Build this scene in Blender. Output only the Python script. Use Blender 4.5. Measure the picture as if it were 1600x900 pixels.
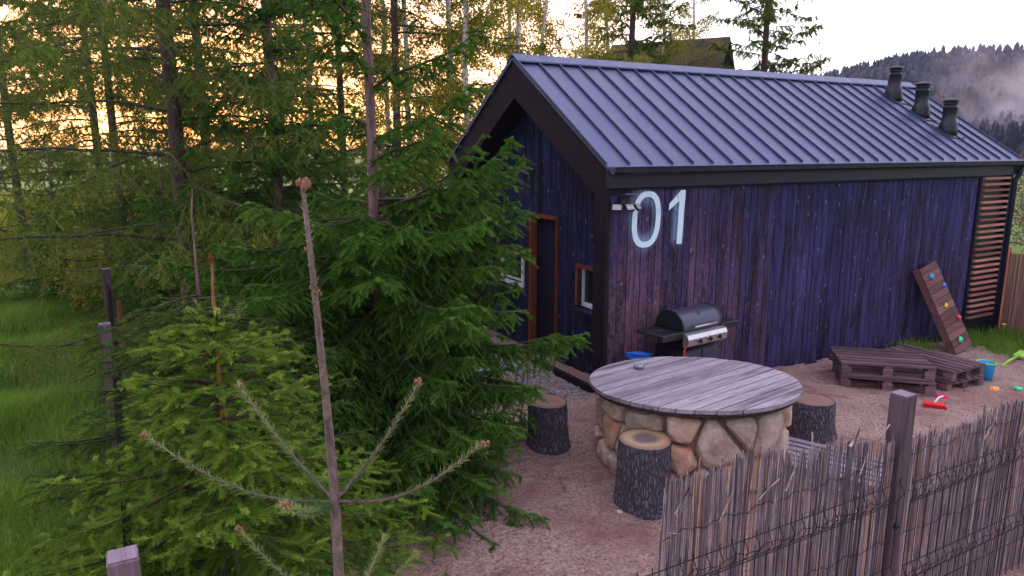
import bpy, bmesh, math, random
import numpy as np
from math import sin, cos, pi, radians, atan2, sqrt
from mathutils import Vector, Matrix, noise

scene = bpy.context.scene
for o in list(bpy.data.objects): bpy.data.objects.remove(o)

# ------------------------------------------------------------------ camera
cd = bpy.data.cameras.new('camera'); cam = bpy.data.objects.new('camera', cd)
scene.collection.objects.link(cam); scene.camera = cam
cam.location = (0, 0, 3.0); cam.rotation_euler = (radians(90-11.2), 0, 0)
cd.sensor_width = 36.0; cd.lens = 36.0*1110/1600; cd.clip_start = 0.05; cd.clip_end = 3000
# ------------------------------------------------------------------ light
SUN_AZ = radians(-21.4)          # from +Y towards +X
SUN_EL = radians(4.5)
sd = Vector((sin(SUN_AZ)*cos(SUN_EL), cos(SUN_AZ)*cos(SUN_EL), sin(SUN_EL)))
w = bpy.data.worlds.new('World'); scene.world = w; w.use_nodes = True
nt = w.node_tree; nt.nodes.clear()
def wn(t): return nt.nodes.new(t)
out = wn('ShaderNodeOutputWorld'); bg = wn('ShaderNodeBackground'); bg2 = wn('ShaderNodeBackground'); add = wn('ShaderNodeAddShader')
sky = wn('ShaderNodeTexSky'); sky.sky_type = 'NISHITA'; sky.sun_disc = False
sky.sun_elevation = SUN_EL; sky.sun_rotation = SUN_AZ; sky.air_density = 1.2; sky.dust_density = 2.0; sky.ozone_density = 3.0
bg.inputs['Strength'].default_value = 0.08
nt.links.new(sky.outputs[0], bg.inputs[0])
# thin evening cloud layer over the clear sky: pale near the horizon, lilac blue overhead, warm round the sun
tc = wn('ShaderNodeTexCoord'); sep = wn('ShaderNodeSeparateXYZ'); nt.links.new(tc.outputs['Generated'], sep.inputs[0])
ramp = wn('ShaderNodeValToRGB'); nt.links.new(sep.outputs['Z'], ramp.inputs[0])
e = ramp.color_ramp.elements
e[0].position = 0.0; e[0].color = (0.94, 0.86, 0.92, 1)
e[1].position = 0.75; e[1].color = (0.86, 0.80, 1.02, 1)
k = e.new(0.16); k.color = (1.0, 0.94, 1.0, 1)
k = e.new(0.36); k.color = (0.92, 0.86, 1.02, 1)
dot = wn('ShaderNodeVectorMath'); dot.operation = 'DOT_PRODUCT'; nt.links.new(tc.outputs['Generated'], dot.inputs[0]); dot.inputs[1].default_value = sd
mr = wn('ShaderNodeMapRange'); nt.links.new(dot.outputs['Value'], mr.inputs[0]); mr.inputs[1].default_value = 0.80; mr.inputs[2].default_value = 1.0; mr.clamp = True
mx = wn('ShaderNodeMix'); mx.data_type = 'RGBA'; mx.inputs[0].default_value = 0
pw = wn('ShaderNodeMath'); pw.operation = 'POWER'; nt.links.new(mr.outputs[0], pw.inputs[0]); pw.inputs[1].default_value = 1.3
zr = wn('ShaderNodeMapRange'); nt.links.new(sep.outputs['Z'], zr.inputs[0]); zr.inputs[1].default_value = 0.13; zr.inputs[2].default_value = 0.32; zr.inputs[3].default_value = 1.0; zr.inputs[4].default_value = 0.0
m2 = wn('ShaderNodeMath'); m2.operation = 'MULTIPLY'; nt.links.new(pw.outputs[0], m2.inputs[0]); nt.links.new(zr.outputs[0], m2.inputs[1])
nt.links.new(m2.outputs[0], mx.inputs[0]); nt.links.new(ramp.outputs[0], mx.inputs[6]); mx.inputs[7].default_value = (2.5, 0.86, 0.23, 1)
# dusk: the sky away from the sunset is dimmer, down to the horizon behind
dirf = wn('ShaderNodeMapRange'); nt.links.new(dot.outputs['Value'], dirf.inputs[0]); dirf.inputs[1].default_value = -1.0; dirf.inputs[2].default_value = 0.75; dirf.inputs[3].default_value = 0.42; dirf.inputs[4].default_value = 1.12
dm = wn('ShaderNodeVectorMath'); dm.operation = 'SCALE'; nt.links.new(mx.outputs[2], dm.inputs[0]); nt.links.new(dirf.outputs[0], dm.inputs['Scale'])
nt.links.new(dm.outputs[0], bg2.inputs[0]); bg2.inputs['Strength'].default_value = 1.15
nt.links.new(bg.outputs[0], add.inputs[0]); nt.links.new(bg2.outputs[0], add.inputs[1]); nt.links.new(add.outputs[0], out.inputs[0])
sl = bpy.data.lights.new('sun', 'SUN'); sl.energy = 1.6; sl.angle = radians(4); sl.color = (1.0, 0.72, 0.45)
so = bpy.data.objects.new('sun', sl); scene.collection.objects.link(so); so.rotation_euler = (-sd).to_track_quat('-Z', 'Y').to_euler(); so.location = (0, 0, 30)
vs = scene.view_settings; vs.view_transform = 'Standard'; vs.look = 'None'; vs.exposure = 1.0; vs.gamma = 1.0; vs.use_curve_mapping = False
try: scene.cycles.volume_step_rate = 4.0; scene.cycles.volume_max_steps = 96
except Exception: pass

# ------------------------------------------------------------------ frame of the plot
CX, CY = 1.0745, 8.2163; HA = radians(29.136)
UU = (cos(HA), sin(HA)); VV = (-sin(HA), cos(HA))
def gz(u): return -0.035*min(max(u, 0), 9)
def hf(u, v, z=None):
    if z is None: z = gz(u)
    return Vector((CX+UU[0]*u+VV[0]*v, CY+UU[1]*u+VV[1]*v, z))
def uv_of(x, y): return ((x-CX)*UU[0]+(y-CY)*UU[1], (x-CX)*VV[0]+(y-CY)*VV[1])
def gnd(x, y): return gz(uv_of(x, y)[0])

# ------------------------------------------------------------------ object helpers
COL = scene.collection
def tag(o, label=None, cat=None, group=None, kind=None):
    if label: o['label'] = label
    if cat: o['category'] = cat
    if group: o['group'] = group
    if kind: o['kind'] = kind
    return o
def thing(name, label, cat, loc=(0, 0, 0), rz=0, group=None):
    o = bpy.data.objects.new(name, None); COL.objects.link(o); o.empty_display_size = 0.2
    o.location = loc; o.rotation_euler = (0, 0, rz)
    return tag(o, label, cat, group)
def copy_tree(o, parent=None):
    c = o.copy(); COL.objects.link(c); c.parent = parent
    for ch in list(o.children): copy_tree(ch, c)
    return c

class MB:
    def __init__(s): s.v = []; s.f = []; s.r = []; s.sm = []
    def add(s, vs, fs, rnd=0.0, smooth=False, M=None):
        b = len(s.v)
        for p in vs:
            p = Vector(p)
            if M is not None: p = M @ p
            s.v.append(tuple(p)); s.r.append(rnd)
        for f in fs: s.f.append(tuple(i+b for i in f)); s.sm.append(smooth)
    def box(s, c, d, rnd=0.0, M=None, rz=0.0, bev=0.0):
        hx, hy, hz = d[0]/2, d[1]/2, d[2]/2
        T = Matrix.Translation(c) @ Matrix.Rotation(rz, 4, 'Z')
        if M is not None: T = M @ T
        if bev > 0:
            b = min(bev, hx*.45, hy*.45, hz*.45)
            vs = []
            for sx in (-1, 1):
                for sy in (-1, 1):
                    for sz in (-1, 1):
                        vs += [(sx*hx, sy*(hy-b), sz*(hz-b)), (sx*(hx-b), sy*hy, sz*(hz-b)), (sx*(hx-b), sy*(hy-b), sz*hz)]
            bm = bmesh.new(); vv = [bm.verts.new(p) for p in vs]
            bmesh.ops.convex_hull(bm, input=vv); bm.verts.index_update()
            s.add([v.co for v in bm.verts], [[v.index for v in f.verts] for f in bm.faces], rnd, False, T); bm.free()
            return
        vs = [(x*hx, y*hy, z*hz) for x in (-1, 1) for y in (-1, 1) for z in (-1, 1)]
        s.add(vs, [(0, 1, 3, 2), (4, 6, 7, 5), (0, 4, 5, 1), (2, 3, 7, 6), (0, 2, 6, 4), (1, 5, 7, 3)], rnd, False, T)
    def tube(s, pts, rad, n=8, rnd=0.0, smooth=True, cap=True, M=None, ph=0.0):
        pts = [Vector(p) for p in pts]
        if not hasattr(rad, '__len__'): rad = [rad]*len(pts)
        vs = []; fs = []
        a = None
        for i, p in enumerate(pts):
            t = (pts[min(i+1, len(pts)-1)]-pts[max(i-1, 0)]).normalized()
            if a is None: a = t.orthogonal().normalized()
            else:
                a = (a-t*a.dot(t))
                a = a.normalized() if a.length > 1e-6 else t.orthogonal().normalized()
            b = t.cross(a)
            for j in range(n):
                q = 2*pi*j/n+ph; vs.append(p+(a*cos(q)+b*sin(q))*rad[i])
        for i in range(len(pts)-1):
            for j in range(n):
                fs.append((i*n+j, i*n+(j+1) % n, (i+1)*n+(j+1) % n, (i+1)*n+j))
        if cap: fs.append(tuple(range(n))[::-1]); fs.append(tuple((len(pts)-1)*n+j for j in range(n)))
        s.add(vs, fs, rnd, smooth, M)
    def lathe(s, prof, n=24, rnd=0.0, smooth=True, M=None):
        vs = []; fs = []
        for r, z in prof:
            for j in range(n): vs.append((r*cos(2*pi*j/n), r*sin(2*pi*j/n), z))
        for i in range(len(prof)-1):
            for j in range(n): fs.append((i*n+j, i*n+(j+1) % n, (i+1)*n+(j+1) % n, (i+1)*n+j))
        if prof[0][0] > 1e-4: fs.append(tuple(range(n))[::-1])
        if prof[-1][0] > 1e-4: fs.append(tuple((len(prof)-1)*n+j for j in range(n)))
        s.add(vs, fs, rnd, smooth, M)
    def prism(s, poly, axis, a0, a1, rnd=0.0, M=None):
        # poly: 2-D outline, extruded along axis between a0 and a1
        n = len(poly); vs = []
        for a in (a0, a1):
            for p in poly:
                q = [0, 0, 0]; o = [i for i in range(3) if i != axis]; q[o[0]] = p[0]; q[o[1]] = p[1]; q[axis] = a; vs.append(q)
        fs = [tuple(range(n))[::-1], tuple(range(n, 2*n))]+[(i, (i+1) % n, n+(i+1) % n, n+i) for i in range(n)]
        s.add(vs, fs, rnd, False, M)
    def hull(s, pts, rnd=0.0, M=None, smooth=False):
        bm = bmesh.new(); vv = [bm.verts.new(p) for p in pts]
        r = bmesh.ops.convex_hull(bm, input=vv)
        for x in [g for g in r['geom_interior'] if isinstance(g, bmesh.types.BMVert)]: bm.verts.remove(x)
        bm.verts.index_update()
        s.add([v.co for v in bm.verts], [[v.index for v in f.verts] for f in bm.faces], rnd, smooth, M); bm.free()
    def build(s, name, mat, parent=None, fix=True):
        me = bpy.data.meshes.new(name); me.from_pydata(s.v, [], s.f); me.update()
        if fix:
            bm = bmesh.new(); bm.from_mesh(me); bmesh.ops.recalc_face_normals(bm, faces=bm.faces); bm.to_mesh(me); bm.free()
        me.polygons.foreach_set('use_smooth', s.sm)
        at = me.attributes.new('rnd', 'FLOAT', 'POINT'); at.data.foreach_set('value', s.r)
        if mat: me.materials.append(mat)
        o = bpy.data.objects.new(name, me); COL.objects.link(o); o.parent = parent
        return o

def np_mesh(name, co, faces, mat, parent=None, rnd=None, mats=None, midx=None):
    """co (n,3); faces (m,k) of equal size k, or a list of such arrays"""
    if not isinstance(faces, list): faces = [faces]
    me = bpy.data.meshes.new(name)
    nl = sum(f.size for f in faces); nf = sum(len(f) for f in faces)
    me.vertices.add(len(co)); me.vertices.foreach_set('co', np.ascontiguousarray(co, dtype=np.float32).ravel())
    me.loops.add(nl); me.polygons.add(nf)
    me.loops.foreach_set('vertex_index', np.concatenate([f.ravel() for f in faces]).astype(np.int32))
    tot = np.concatenate([np.full(len(f), f.shape[1]) for f in faces]); st = np.concatenate([[0], np.cumsum(tot)[:-1]])
    me.polygons.foreach_set('loop_start', st.astype(np.int32)); me.polygons.foreach_set('loop_total', tot.astype(np.int32))
    if rnd is not None:
        at = me.attributes.new('rnd', 'FLOAT', 'POINT'); at.data.foreach_set('value', np.ascontiguousarray(rnd, dtype=np.float32))
    for m in (mats or [mat]): me.materials.append(m)
    if midx is not None: me.polygons.foreach_set('material_index', midx.astype(np.int32))
    me.update(calc_edges=True)
    o = bpy.data.objects.new(name, me); COL.objects.link(o); o.parent = parent
    return o

# ------------------------------------------------------------------ material helpers
class NB:
    def __init__(s, name):
        s.m = bpy.data.materials.new(name); s.m.use_nodes = True; s.t = s.m.node_tree; s.t.nodes.clear()
        s.o = s.t.nodes.new('ShaderNodeOutputMaterial'); s.b = s.t.nodes.new('ShaderNodeBsdfPrincipled'); s.t.links.new(s.b.outputs[0], s.o.inputs[0])
        s.tc = s.t.nodes.new('ShaderNodeTexCoord'); s.P = s.tc.outputs['Object']
    def n(s, t, **k):
        x = s.t.nodes.new(t)
        for a, b in k.items(): setattr(x, a, b)
        return x
    def l(s, a, b): s.t.links.new(a, b)
    def put(s, sock, v):
        if isinstance(v, bpy.types.NodeSocket): s.l(v, sock)
        elif isinstance(v, tuple) and len(v) == 3 and sock.type == 'RGBA': sock.default_value = (*v, 1)
        else: sock.default_value = v
    def attr(s, name='rnd'): x = s.n('ShaderNodeAttribute'); x.attribute_name = name; return x.outputs['Fac']
    def objrand(s): return s.n('ShaderNodeObjectInfo').outputs['Random']
    def map(s, sc=(1, 1, 1), vec=None, loc=None):
        x = s.n('ShaderNodeMapping'); s.l(vec or s.P, x.inputs[0]); s.put(x.inputs['Scale'], sc)
        if loc is not None: s.put(x.inputs['Location'], loc)
        return x.outputs[0]
    def noise(s, sc, vec=None, det=4, rough=.6, dist=0):
        x = s.n('ShaderNodeTexNoise'); s.l(vec or s.P, x.inputs['Vector']); x.inputs['Scale'].default_value = sc
        x.inputs['Detail'].default_value = det; x.inputs['Roughness'].default_value = rough; x.inputs['Distortion'].default_value = dist
        return x.outputs['Fac']
    def voro(s, sc, vec=None, feat='F1', outp='Distance', rnd=1.0):
        x = s.n('ShaderNodeTexVoronoi', feature=feat); s.l(vec or s.P, x.inputs['Vector']); x.inputs['Scale'].default_value = sc
        if 'Randomness' in x.inputs: x.inputs['Randomness'].default_value = rnd
        return x.outputs[outp]
    def math(s, op, a, b=0.0, c=None):
        x = s.n('ShaderNodeMath', operation=op); s.put(x.inputs[0], a); s.put(x.inputs[1], b)
        if c is not None: s.put(x.inputs[2], c)
        return x.outputs[0]
    def rng(s, v, a, b, c=0.0, d=1.0):
        x = s.n('ShaderNodeMapRange'); s.put(x.inputs[0], v)
        for i, q in enumerate((a, b, c, d)): x.inputs[i+1].default_value = q
        return x.outputs[0]
    def mix(s, f, a, b, bt='MIX'):
        x = s.n('ShaderNodeMix', data_type='RGBA', blend_type=bt); s.put(x.inputs[0], f)
        for i, q in ((6, a), (7, b)):
            if isinstance(q, tuple): q = (*q, 1) if len(q) == 3 else q
            s.put(x.inputs[i], q)
        return x.outputs[2]
    def xyz(s, vec=None):
        x = s.n('ShaderNodeSeparateXYZ'); s.l(vec or s.P, x.inputs[0]); return x.outputs
    def comb(s, a, b, c):
        x = s.n('ShaderNodeCombineXYZ')
        for i, q in enumerate((a, b, c)): s.put(x.inputs[i], q)
        return x.outputs[0]
    def bump(s, h, st=.5, d=.01):
        x = s.n('ShaderNodeBump'); s.l(h, x.inputs['Height']); x.inputs['Strength'].default_value = st; x.inputs['Distance'].default_value = d
        s.l(x.outputs[0], s.b.inputs['Normal'])
    def fin(s, col=None, rough=.7, metal=0.0, spec=None):
        if col is not None: s.put(s.b.inputs['Base Color'], col)
        s.put(s.b.inputs['Roughness'], rough); s.put(s.b.inputs['Metallic'], metal)
        if spec is not None: s.put(s.b.inputs['Specular IOR Level'], spec)
        return s.m

def plain(name, col, rough=.6, metal=0.0, var=.15, sc=20.0, bump=.15, spec=.4):
    b = NB(name); n = b.noise(sc)
    c = b.mix(b.rng(n, .3, .7), tuple(x*(1-var) for x in col), tuple(min(1, x*(1+var)) for x in col))
    if bump: b.bump(n, bump, .004)
    return b.fin(c, b.rng(n, .3, .7, rough*.85, min(1, rough*1.12)), metal, spec)

def wood(name, ca, cb, cd, ax=2, rough=.75, across=55.0, along=2.5, crack=.5, tone=.35):
    """grained wood; ax = grain axis in object space"""
    b = NB(name); r = b.attr()
    s3 = [across]*3; s3[ax] = along
    off = b.comb(b.math('MULTIPLY', r, 37.0), b.math('MULTIPLY', r, 91.0), b.math('MULTIPLY', r, 53.0))
    v = b.map(tuple(s3), loc=off)
    g = b.noise(1.0, v, 6, .65, .6)
    s4 = [9.0]*3; s4[ax] = 1.0
    g2 = b.noise(1.0, b.map(tuple(s4), loc=off), 4, .6, .3)
    c = b.mix(b.rng(g, .3, .7), ca, cb)
    c = b.mix(b.math('MULTIPLY', b.rng(g2, .5, .72), crack), c, cd)
    tv = b.rng(r, 0, 1, 1-tone, 1+tone)
    x = b.n('ShaderNodeVectorMath', operation='SCALE'); b.l(c, x.inputs[0]); b.l(tv, x.inputs['Scale'])
    b.bump(g, .45, .004)
    return b.fin(x.outputs[0], rough, spec=.15)

M = {}
# charred facade boards (grain along z)
def facade(name, blue, dark, red, redmask, halo=False):
    b = NB(name); r = b.attr(); X = b.xyz()
    off = b.comb(b.math('MULTIPLY', r, 37.0), b.math('MULTIPLY', r, 91.0), b.math('MULTIPLY', r, 53.0))
    g = b.noise(1.0, b.map((95, 95, 4.0), loc=off), 6, .75, .8)
    g2 = b.noise(1.0, b.map((9, 9, 1.1), loc=off), 5, .65, .5)
    g3 = b.noise(14.0, b.map((1, 1, .55), loc=off), 5, .75, 1.2)
    c = b.mix(b.rng(g2, .36, .62), dark, blue)
    if redmask:
        lo = b.math('MULTIPLY', b.rng(X[0], .9, 3.2, .9, .12), b.rng(X[2], 1.0, 2.3, .8, .2))
        rm = b.math('MULTIPLY', lo, b.rng(b.math('ADD', g3, b.math('MULTIPLY', r, .16)), .44, .66))
    else: rm = b.math('MULTIPLY', b.rng(g3, .55, .7), .35)
    c = b.mix(rm, c, red)
    c = b.mix(b.rng(g, .50, .60, 0, .9), c, dark)
    # knots and pale resin flecks
    vk = b.voro(1.0, b.map((8.5, 8.5, 4.5), loc=off)); vn = b.noise(50.0, det=2)
    kn = b.math('MULTIPLY', b.rng(vk, .03, .17, 1, 0), b.rng(vn, .42, .6))
    c = b.mix(b.math('MULTIPLY', kn, .7), c, (.36, .34, .46))
    tv = b.rng(r, 0, 1, .84, 1.18)
    x = b.n('ShaderNodeVectorMath', operation='SCALE'); b.l(c, x.inputs[0]); b.l(tv, x.inputs['Scale']); c = x.outputs[0]
    if halo:   # soft overspray of white paint round the stencilled number
        def ell(cx, cz, ax, az, wdt):
            dx = b.math('DIVIDE', b.math('SUBTRACT', X[0], cx), ax); dz = b.math('DIVIDE', b.math('SUBTRACT', X[2], cz), az)
            d = b.math('SQRT', b.math('ADD', b.math('MULTIPLY', dx, dx), b.math('MULTIPLY', dz, dz)))
            return b.rng(b.math('ABSOLUTE', b.math('SUBTRACT', d, 1.0)), 0.0, wdt, 1, 0)
        h0 = ell(.585, 2.155, .185, .285, .55)
        bar = b.math('MULTIPLY', b.rng(b.math('ABSOLUTE', b.math('SUBTRACT', X[0], 1.11)), .02, .14, 1, 0), b.rng(b.math('ABSOLUTE', b.math('SUBTRACT', X[2], 2.15)), .26, .40, 1, 0))
        h = b.math('MULTIPLY', b.math('MAXIMUM', b.math('POWER', h0, 1.6), b.math('POWER', bar, 1.6)), b.rng(g3, .3, .6, .35, .75))
        c = b.mix(h, c, (.42, .60, .90))
    b.bump(g, .6, .005)
    return b.fin(c, b.rng(g2, .3, .7, .6, .9), spec=.12)
M['side'] = facade('charred_boards_side', (.050, .050, .165), (.006, .005, .014), (.25, .115, .125), True, True)
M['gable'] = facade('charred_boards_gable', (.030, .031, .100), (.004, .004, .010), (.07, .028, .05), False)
M['trim'] = plain('dark_trim', (.012, .010, .022), .7, 0, .3, 30, spec=.12)
M['rake'] = wood('dark_rake', (.014, .008, .014), (.028, .016, .026), (.006, .005, .008), ax=1, tone=.2)
b = NB('roof_metal'); n1 = b.noise(2.2, det=5); n2 = b.noise(260.0, det=2)
M['vent'] = plain('vent_metal', (.018, .018, .03), .4, .2, .3, 50)
st_ = b.noise(1.0, b.map((7, .8, .8)), 5, .65); oc = b.noise(1.0, b.map((3.2, 1.2, 1.2)), 2, .4)
b.bump(b.math('ADD', b.math('MULTIPLY', n2, .03), oc), .5, .02)
M['roof'] = b.fin(b.mix(b.rng(st_, .35, .68), (.042, .054, .125), (.072, .086, .185)), b.rng(st_, .3, .7, .36, .56), .35)
b = NB('gutter_metal'); n1 = b.noise(6.0)
M['gutter'] = b.fin(b.mix(n1, (.014, .014, .028), (.028, .028, .05)), .42, .2, spec=.25)
M['seam'] = plain('shaded_seam_metal', (.040, .043, .10), .5, .2, .2, 8, .05)  # darker than the roof sheets: shade on the seam sides put into the colour
M['orange_wood'] = wood('orange_wood', (.11, .03, .015), (.22, .062, .028), (.02, .01, .008), ax=2, tone=.3)
M['slat'] = wood('red_slat', (.28, .11, .085), (.44, .21, .16), (.08, .035, .03), ax=0, tone=.4)
M['post'] = wood('weathered_post', (.085, .05, .065), (.19, .125, .155), (.025, .015, .02), ax=2, crack=.8)
M['post_end'] = wood('post_end', (.15, .11, .14), (.25, .19, .24), (.12, .07, .09), ax=0, across=90)
M['redpost'] = wood('red_post', (.33, .10, .06), (.45, .17, .10), (.12, .04, .03), ax=2)
M['table'] = wood('weathered_table', (.17, .14, .16), (.40, .345, .38), (.04, .028, .035), ax=0, across=70, along=3, crack=.75, tone=.28)
M['pallet'] = wood('pallet_wood', (.09, .05, .058), (.21, .13, .145), (.025, .015, .018), ax=0, crack=.8, tone=.45)
M['greyboard'] = wood('grey_board', (.26, .22, .27), (.42, .37, .43), (.10, .07, .09), ax=0, tone=.3)
M['board'] = wood('climbing_wood', (.12, .055, .055), (.24, .12, .115), (.05, .025, .025), ax=0, tone=.35)
M['white_pvc'] = plain('white_pvc', (.72, .74, .80), .35)
M['glass'] = NB('window_glass').fin((.015, .018, .022), .06)
M['black'] = plain('black_plastic', (.014, .014, .018), .45)
M['blackmetal'] = plain('black_wire', (.012, .012, .018), .4, .3)
M['hood'] = plain('grill_enamel', (.055, .062, .10), .33, .3, .2, 60)
M['steel'] = plain('steel', (.55, .53, .54), .34, .9, .06, 6, .0)
M['rubber'] = plain('rubber', (.02, .02, .02), .8)
for nm, c in dict(red=(.75, .02, .02), pink=(.70, .03, .10), blue=(.02, .20, .75), cyan=(.02, .30, .62), yellow=(.80, .52, .02), green=(.04, .62, .30), lime=(.30, .62, .03), orange=(.8, .3, .04), hose=(.7, .04, .03)).items():
    M[nm] = plain('plastic_'+nm, c, .38, 0, .12, 40, .1)
b = NB('white_paint'); g = b.noise(1.0, b.map((70, 70, 6)), 5, .7); g2 = b.noise(9.0, det=5)
M['paint'] = b.fin(b.mix(b.math('MULTIPLY', b.rng(g, .52, .7), b.rng(g2, .3, .7, .3, 1)), (.68, .84, .95), (.22, .26, .42)), .7)
# stone
b = NB('field_stone'); r = b.attr(); n1 = b.noise(7.0, det=8, rough=.7); n2 = b.noise(2.5, det=3); n3 = b.noise(45.0, det=5, rough=.8)
c = b.mix(b.rng(n1, .35, .65), (.36, .24, .17), (.66, .53, .44)); c = b.mix(b.math('MULTIPLY', b.rng(r, .6, 1.0, 0, .8), b.rng(n2, .3, .6)), c, (.50, .20, .09))
c = b.mix(b.rng(n3, .56, .7, 0, .6), c, (.16, .10, .09)); x = b.n('ShaderNodeVectorMath', operation='SCALE'); b.l(c, x.inputs[0]); b.l(b.rng(r, 0, 1, .8, 1.4), x.inputs['Scale'])
b.bump(b.math('ADD', n1, b.math('MULTIPLY', n3, .4)), .9, .02); M['stone'] = b.fin(x.outputs[0], .85)
M['mortar'] = plain('mortar', (.30, .23, .19), .95, 0, .3, 25, .8)
# bark and cut wood
b = NB('stump_bark'); v = b.voro(1.0, b.map((52, 52, 11)), 'DISTANCE_TO_EDGE'); n1 = b.noise(1.0, b.map((40, 40, 12)), 6, .7, .8); n2 = b.noise(5.0, det=4)
c = b.mix(b.rng(n1, .3, .7), (.05, .042, .06), (.26, .23, .30)); c = b.mix(b.math('MULTIPLY', b.rng(v, 0, .2, .8, 0), b.rng(n1, .35, .55, .35, 1)), c, (.012, .010, .014)); c = b.mix(b.rng(n2, .6, .7, 0, .75), c, (.20, .07, .04))
b.bump(b.math('ADD', b.rng(v, 0, .25), b.math('MULTIPLY', n1, .6)), 1.0, .02); M['bark'] = b.fin(c, .9)
def cutwood(name, rim, mid, core):
    b = NB(name); X = b.xyz(); n1 = b.noise(5.0, det=4)
    d = b.math('SQRT', b.math('ADD', b.math('MULTIPLY', X[0], X[0]), b.math('MULTIPLY', X[1], X[1])))
    dn = b.math('ADD', d, b.math('MULTIPLY', b.math('SUBTRACT', n1, .5), .06))
    ring = b.math('SINE', b.math('MULTIPLY', dn, 700.0)); c = b.mix(b.rng(dn, .08, .135), core, mid); c = b.mix(b.rng(dn, .155, .215), c, rim)
    c = b.mix(b.rng(ring, -1, 1, 0, .25), c, (.06, .04, .04)); b.bump(b.noise(60.0), .4, .004); return b.fin(c, .8)
M['cut'] = cutwood('cut_wood', (.22, .13, .09), (.42, .26, .13), (.13, .09, .10))
M['cut_dull'] = cutwood('cut_wood_dull', (.13, .07, .06), (.24, .12, .08), (.20, .11, .09))
# ground stuff
b = NB('yard_sand'); n1 = b.noise(1.1, det=6, rough=.6); n2 = b.noise(38.0, det=6, rough=.75); n3 = b.noise(7.0, det=5); n4 = b.noise(130.0, det=2)
c = b.mix(b.rng(n2, .35, .68), (.17, .105, .10), (.60, .43, .35)); c = b.mix(b.rng(n1, .45, .66, 0, .7), c, (.22, .085, .08)); c = b.mix(b.rng(n3, .55, .7, 0, .55), c, (.12, .06, .055))
c = b.mix(b.rng(n4, .62, .72, 0, .6), c, (.10, .06, .05))
b.bump(b.math('ADD', b.math('MULTIPLY', n2, .6), b.math('ADD', b.math('MULTIPLY', n3, 1.5), b.math('MULTIPLY', n4, .2))), 1.0, .03); M['sand'] = b.fin(c, .95, spec=.1)
b = NB('field_grass'); n1 = b.noise(.25, det=6); n2 = b.noise(14.0, det=6, rough=.8)
c = b.mix(b.rng(n1, .35, .65), (.05, .13, .008), (.14, .21, .012)); c = b.mix(b.rng(n2, .4, .7, 0, .6), c, (.03, .055, .012)); b.bump(n2, 1.0, .05); M['field'] = b.fin(c, .95)
b = NB('path_gravel'); n2 = b.noise(25.0, det=6, rough=.8); n1 = b.noise(1.5); c = b.mix(b.rng(n2, .35, .65), (.22, .17, .21), (.50, .42, .50)); c = b.mix(b.rng(n1, .5, .7, 0, .4), c, (.16, .13, .10)); b.bump(n2, .8, .03); M['gravel'] = b.fin(c, .95)
b = NB('pebbles'); r = b.attr(); M['pebble'] = b.fin(b.mix(r, (.14, .12, .14), (.46, .42, .46)), .85)
b = NB('chips'); r = b.attr(); M['chips'] = b.fin(b.mix(r, (.09, .035, .025), (.38, .11, .09)), .85)
M['concrete'] = plain('concrete', (.32, .30, .33), .9, 0, .2, 12, .4)
# reeds
b = NB('reed'); r = b.attr(); n1 = b.noise(1.0, b.map((30, 30, 9)), 4); rp = b.n('ShaderNodeValToRGB'); b.l(r, rp.inputs[0]); el = rp.color_ramp.elements
el[0].position = 0; el[0].color = (.05, .035, .05, 1); el[1].position = 1; el[1].color = (.62, .27, .06, 1)
for p_, c_ in ((.25, (.15, .105, .135, 1)), (.55, (.36, .27, .31, 1)), (.82, (.58, .43, .40, 1)), (.92, (.44, .17, .08, 1))):
    q = el.new(p_); q.color = c_
c = b.mix(b.rng(n1, .45, .65, 0, .6), rp.outputs[0], (.10, .08, .11)); M['reed'] = b.fin(c, .7)
b = NB('reed_far'); X = b.xyz(); n1 = b.noise(1.0, b.map((120, 120, 3)), 4); M['reed_far'] = b.fin(b.mix(b.rng(n1, .3, .7), (.16, .06, .06), (.48, .24, .20)), .8)

def leafmat(name, a, bb, tip=None, sc=3.0, trans=.35, rough=.6):
    b = NB(name); r = b.attr(); n1 = b.noise(sc, det=3)
    c = b.mix(b.rng(n1, .35, .65), a, bb)
    if tip: c = b.mix(r, c, tip)
    b.put(b.b.inputs['Base Color'], c); b.b.inputs['Roughness'].default_value = rough; b.b.inputs['Specular IOR Level'].default_value = .06
    if trans:
        t = b.n('ShaderNodeBsdfTranslucent'); b.l(c, t.inputs[0]); ms = b.n('ShaderNodeMixShader'); ms.inputs[0].default_value = trans
        b.l(b.b.outputs[0], ms.inputs[1]); b.l(t.outputs[0], ms.inputs[2]); b.l(ms.outputs[0], b.o.inputs[0])
    return b.m
M['spruce'] = leafmat('spruce_needles', (.009, .042, .004), (.032, .105, .009), (.22, .42, .07), trans=.12)  # pale tips: young growth, with lit tips and dark interior also put into colour
M['spruce_young'] = leafmat('young_spruce_needles', (.018, .065, .006), (.045, .135, .012), (.40, .54, .08), trans=.15)  # yellow-green young shoots; the shaded interior is painted into the dark base colours
M['spruce_grey'] = leafmat('grey_green_needles', (.014, .045, .008), (.035, .085, .015), (.22, .32, .07), trans=.15)
M['fir'] = leafmat('blue_green_needles', (.05, .14, .04), (.11, .22, .07), (.44, .44, .18))
M['larch'] = leafmat('larch_needles', (.025, .085, .005), (.07, .17, .010), (.26, .32, .05), trans=.35)
M['birch_leaf'] = leafmat('birch_leaves', (.13, .19, .015), (.26, .29, .02), (.36, .30, .03), trans=.55)
M['bush_leaf'] = leafmat('shrub_leaves', (.14, .17, .015), (.28, .26, .02), (.30, .30, .05), trans=.4)
M['scrub_leaf'] = leafmat('scrub_leaves', (.08, .085, .03), (.14, .12, .05), (.20, .16, .09), trans=.3)
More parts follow.
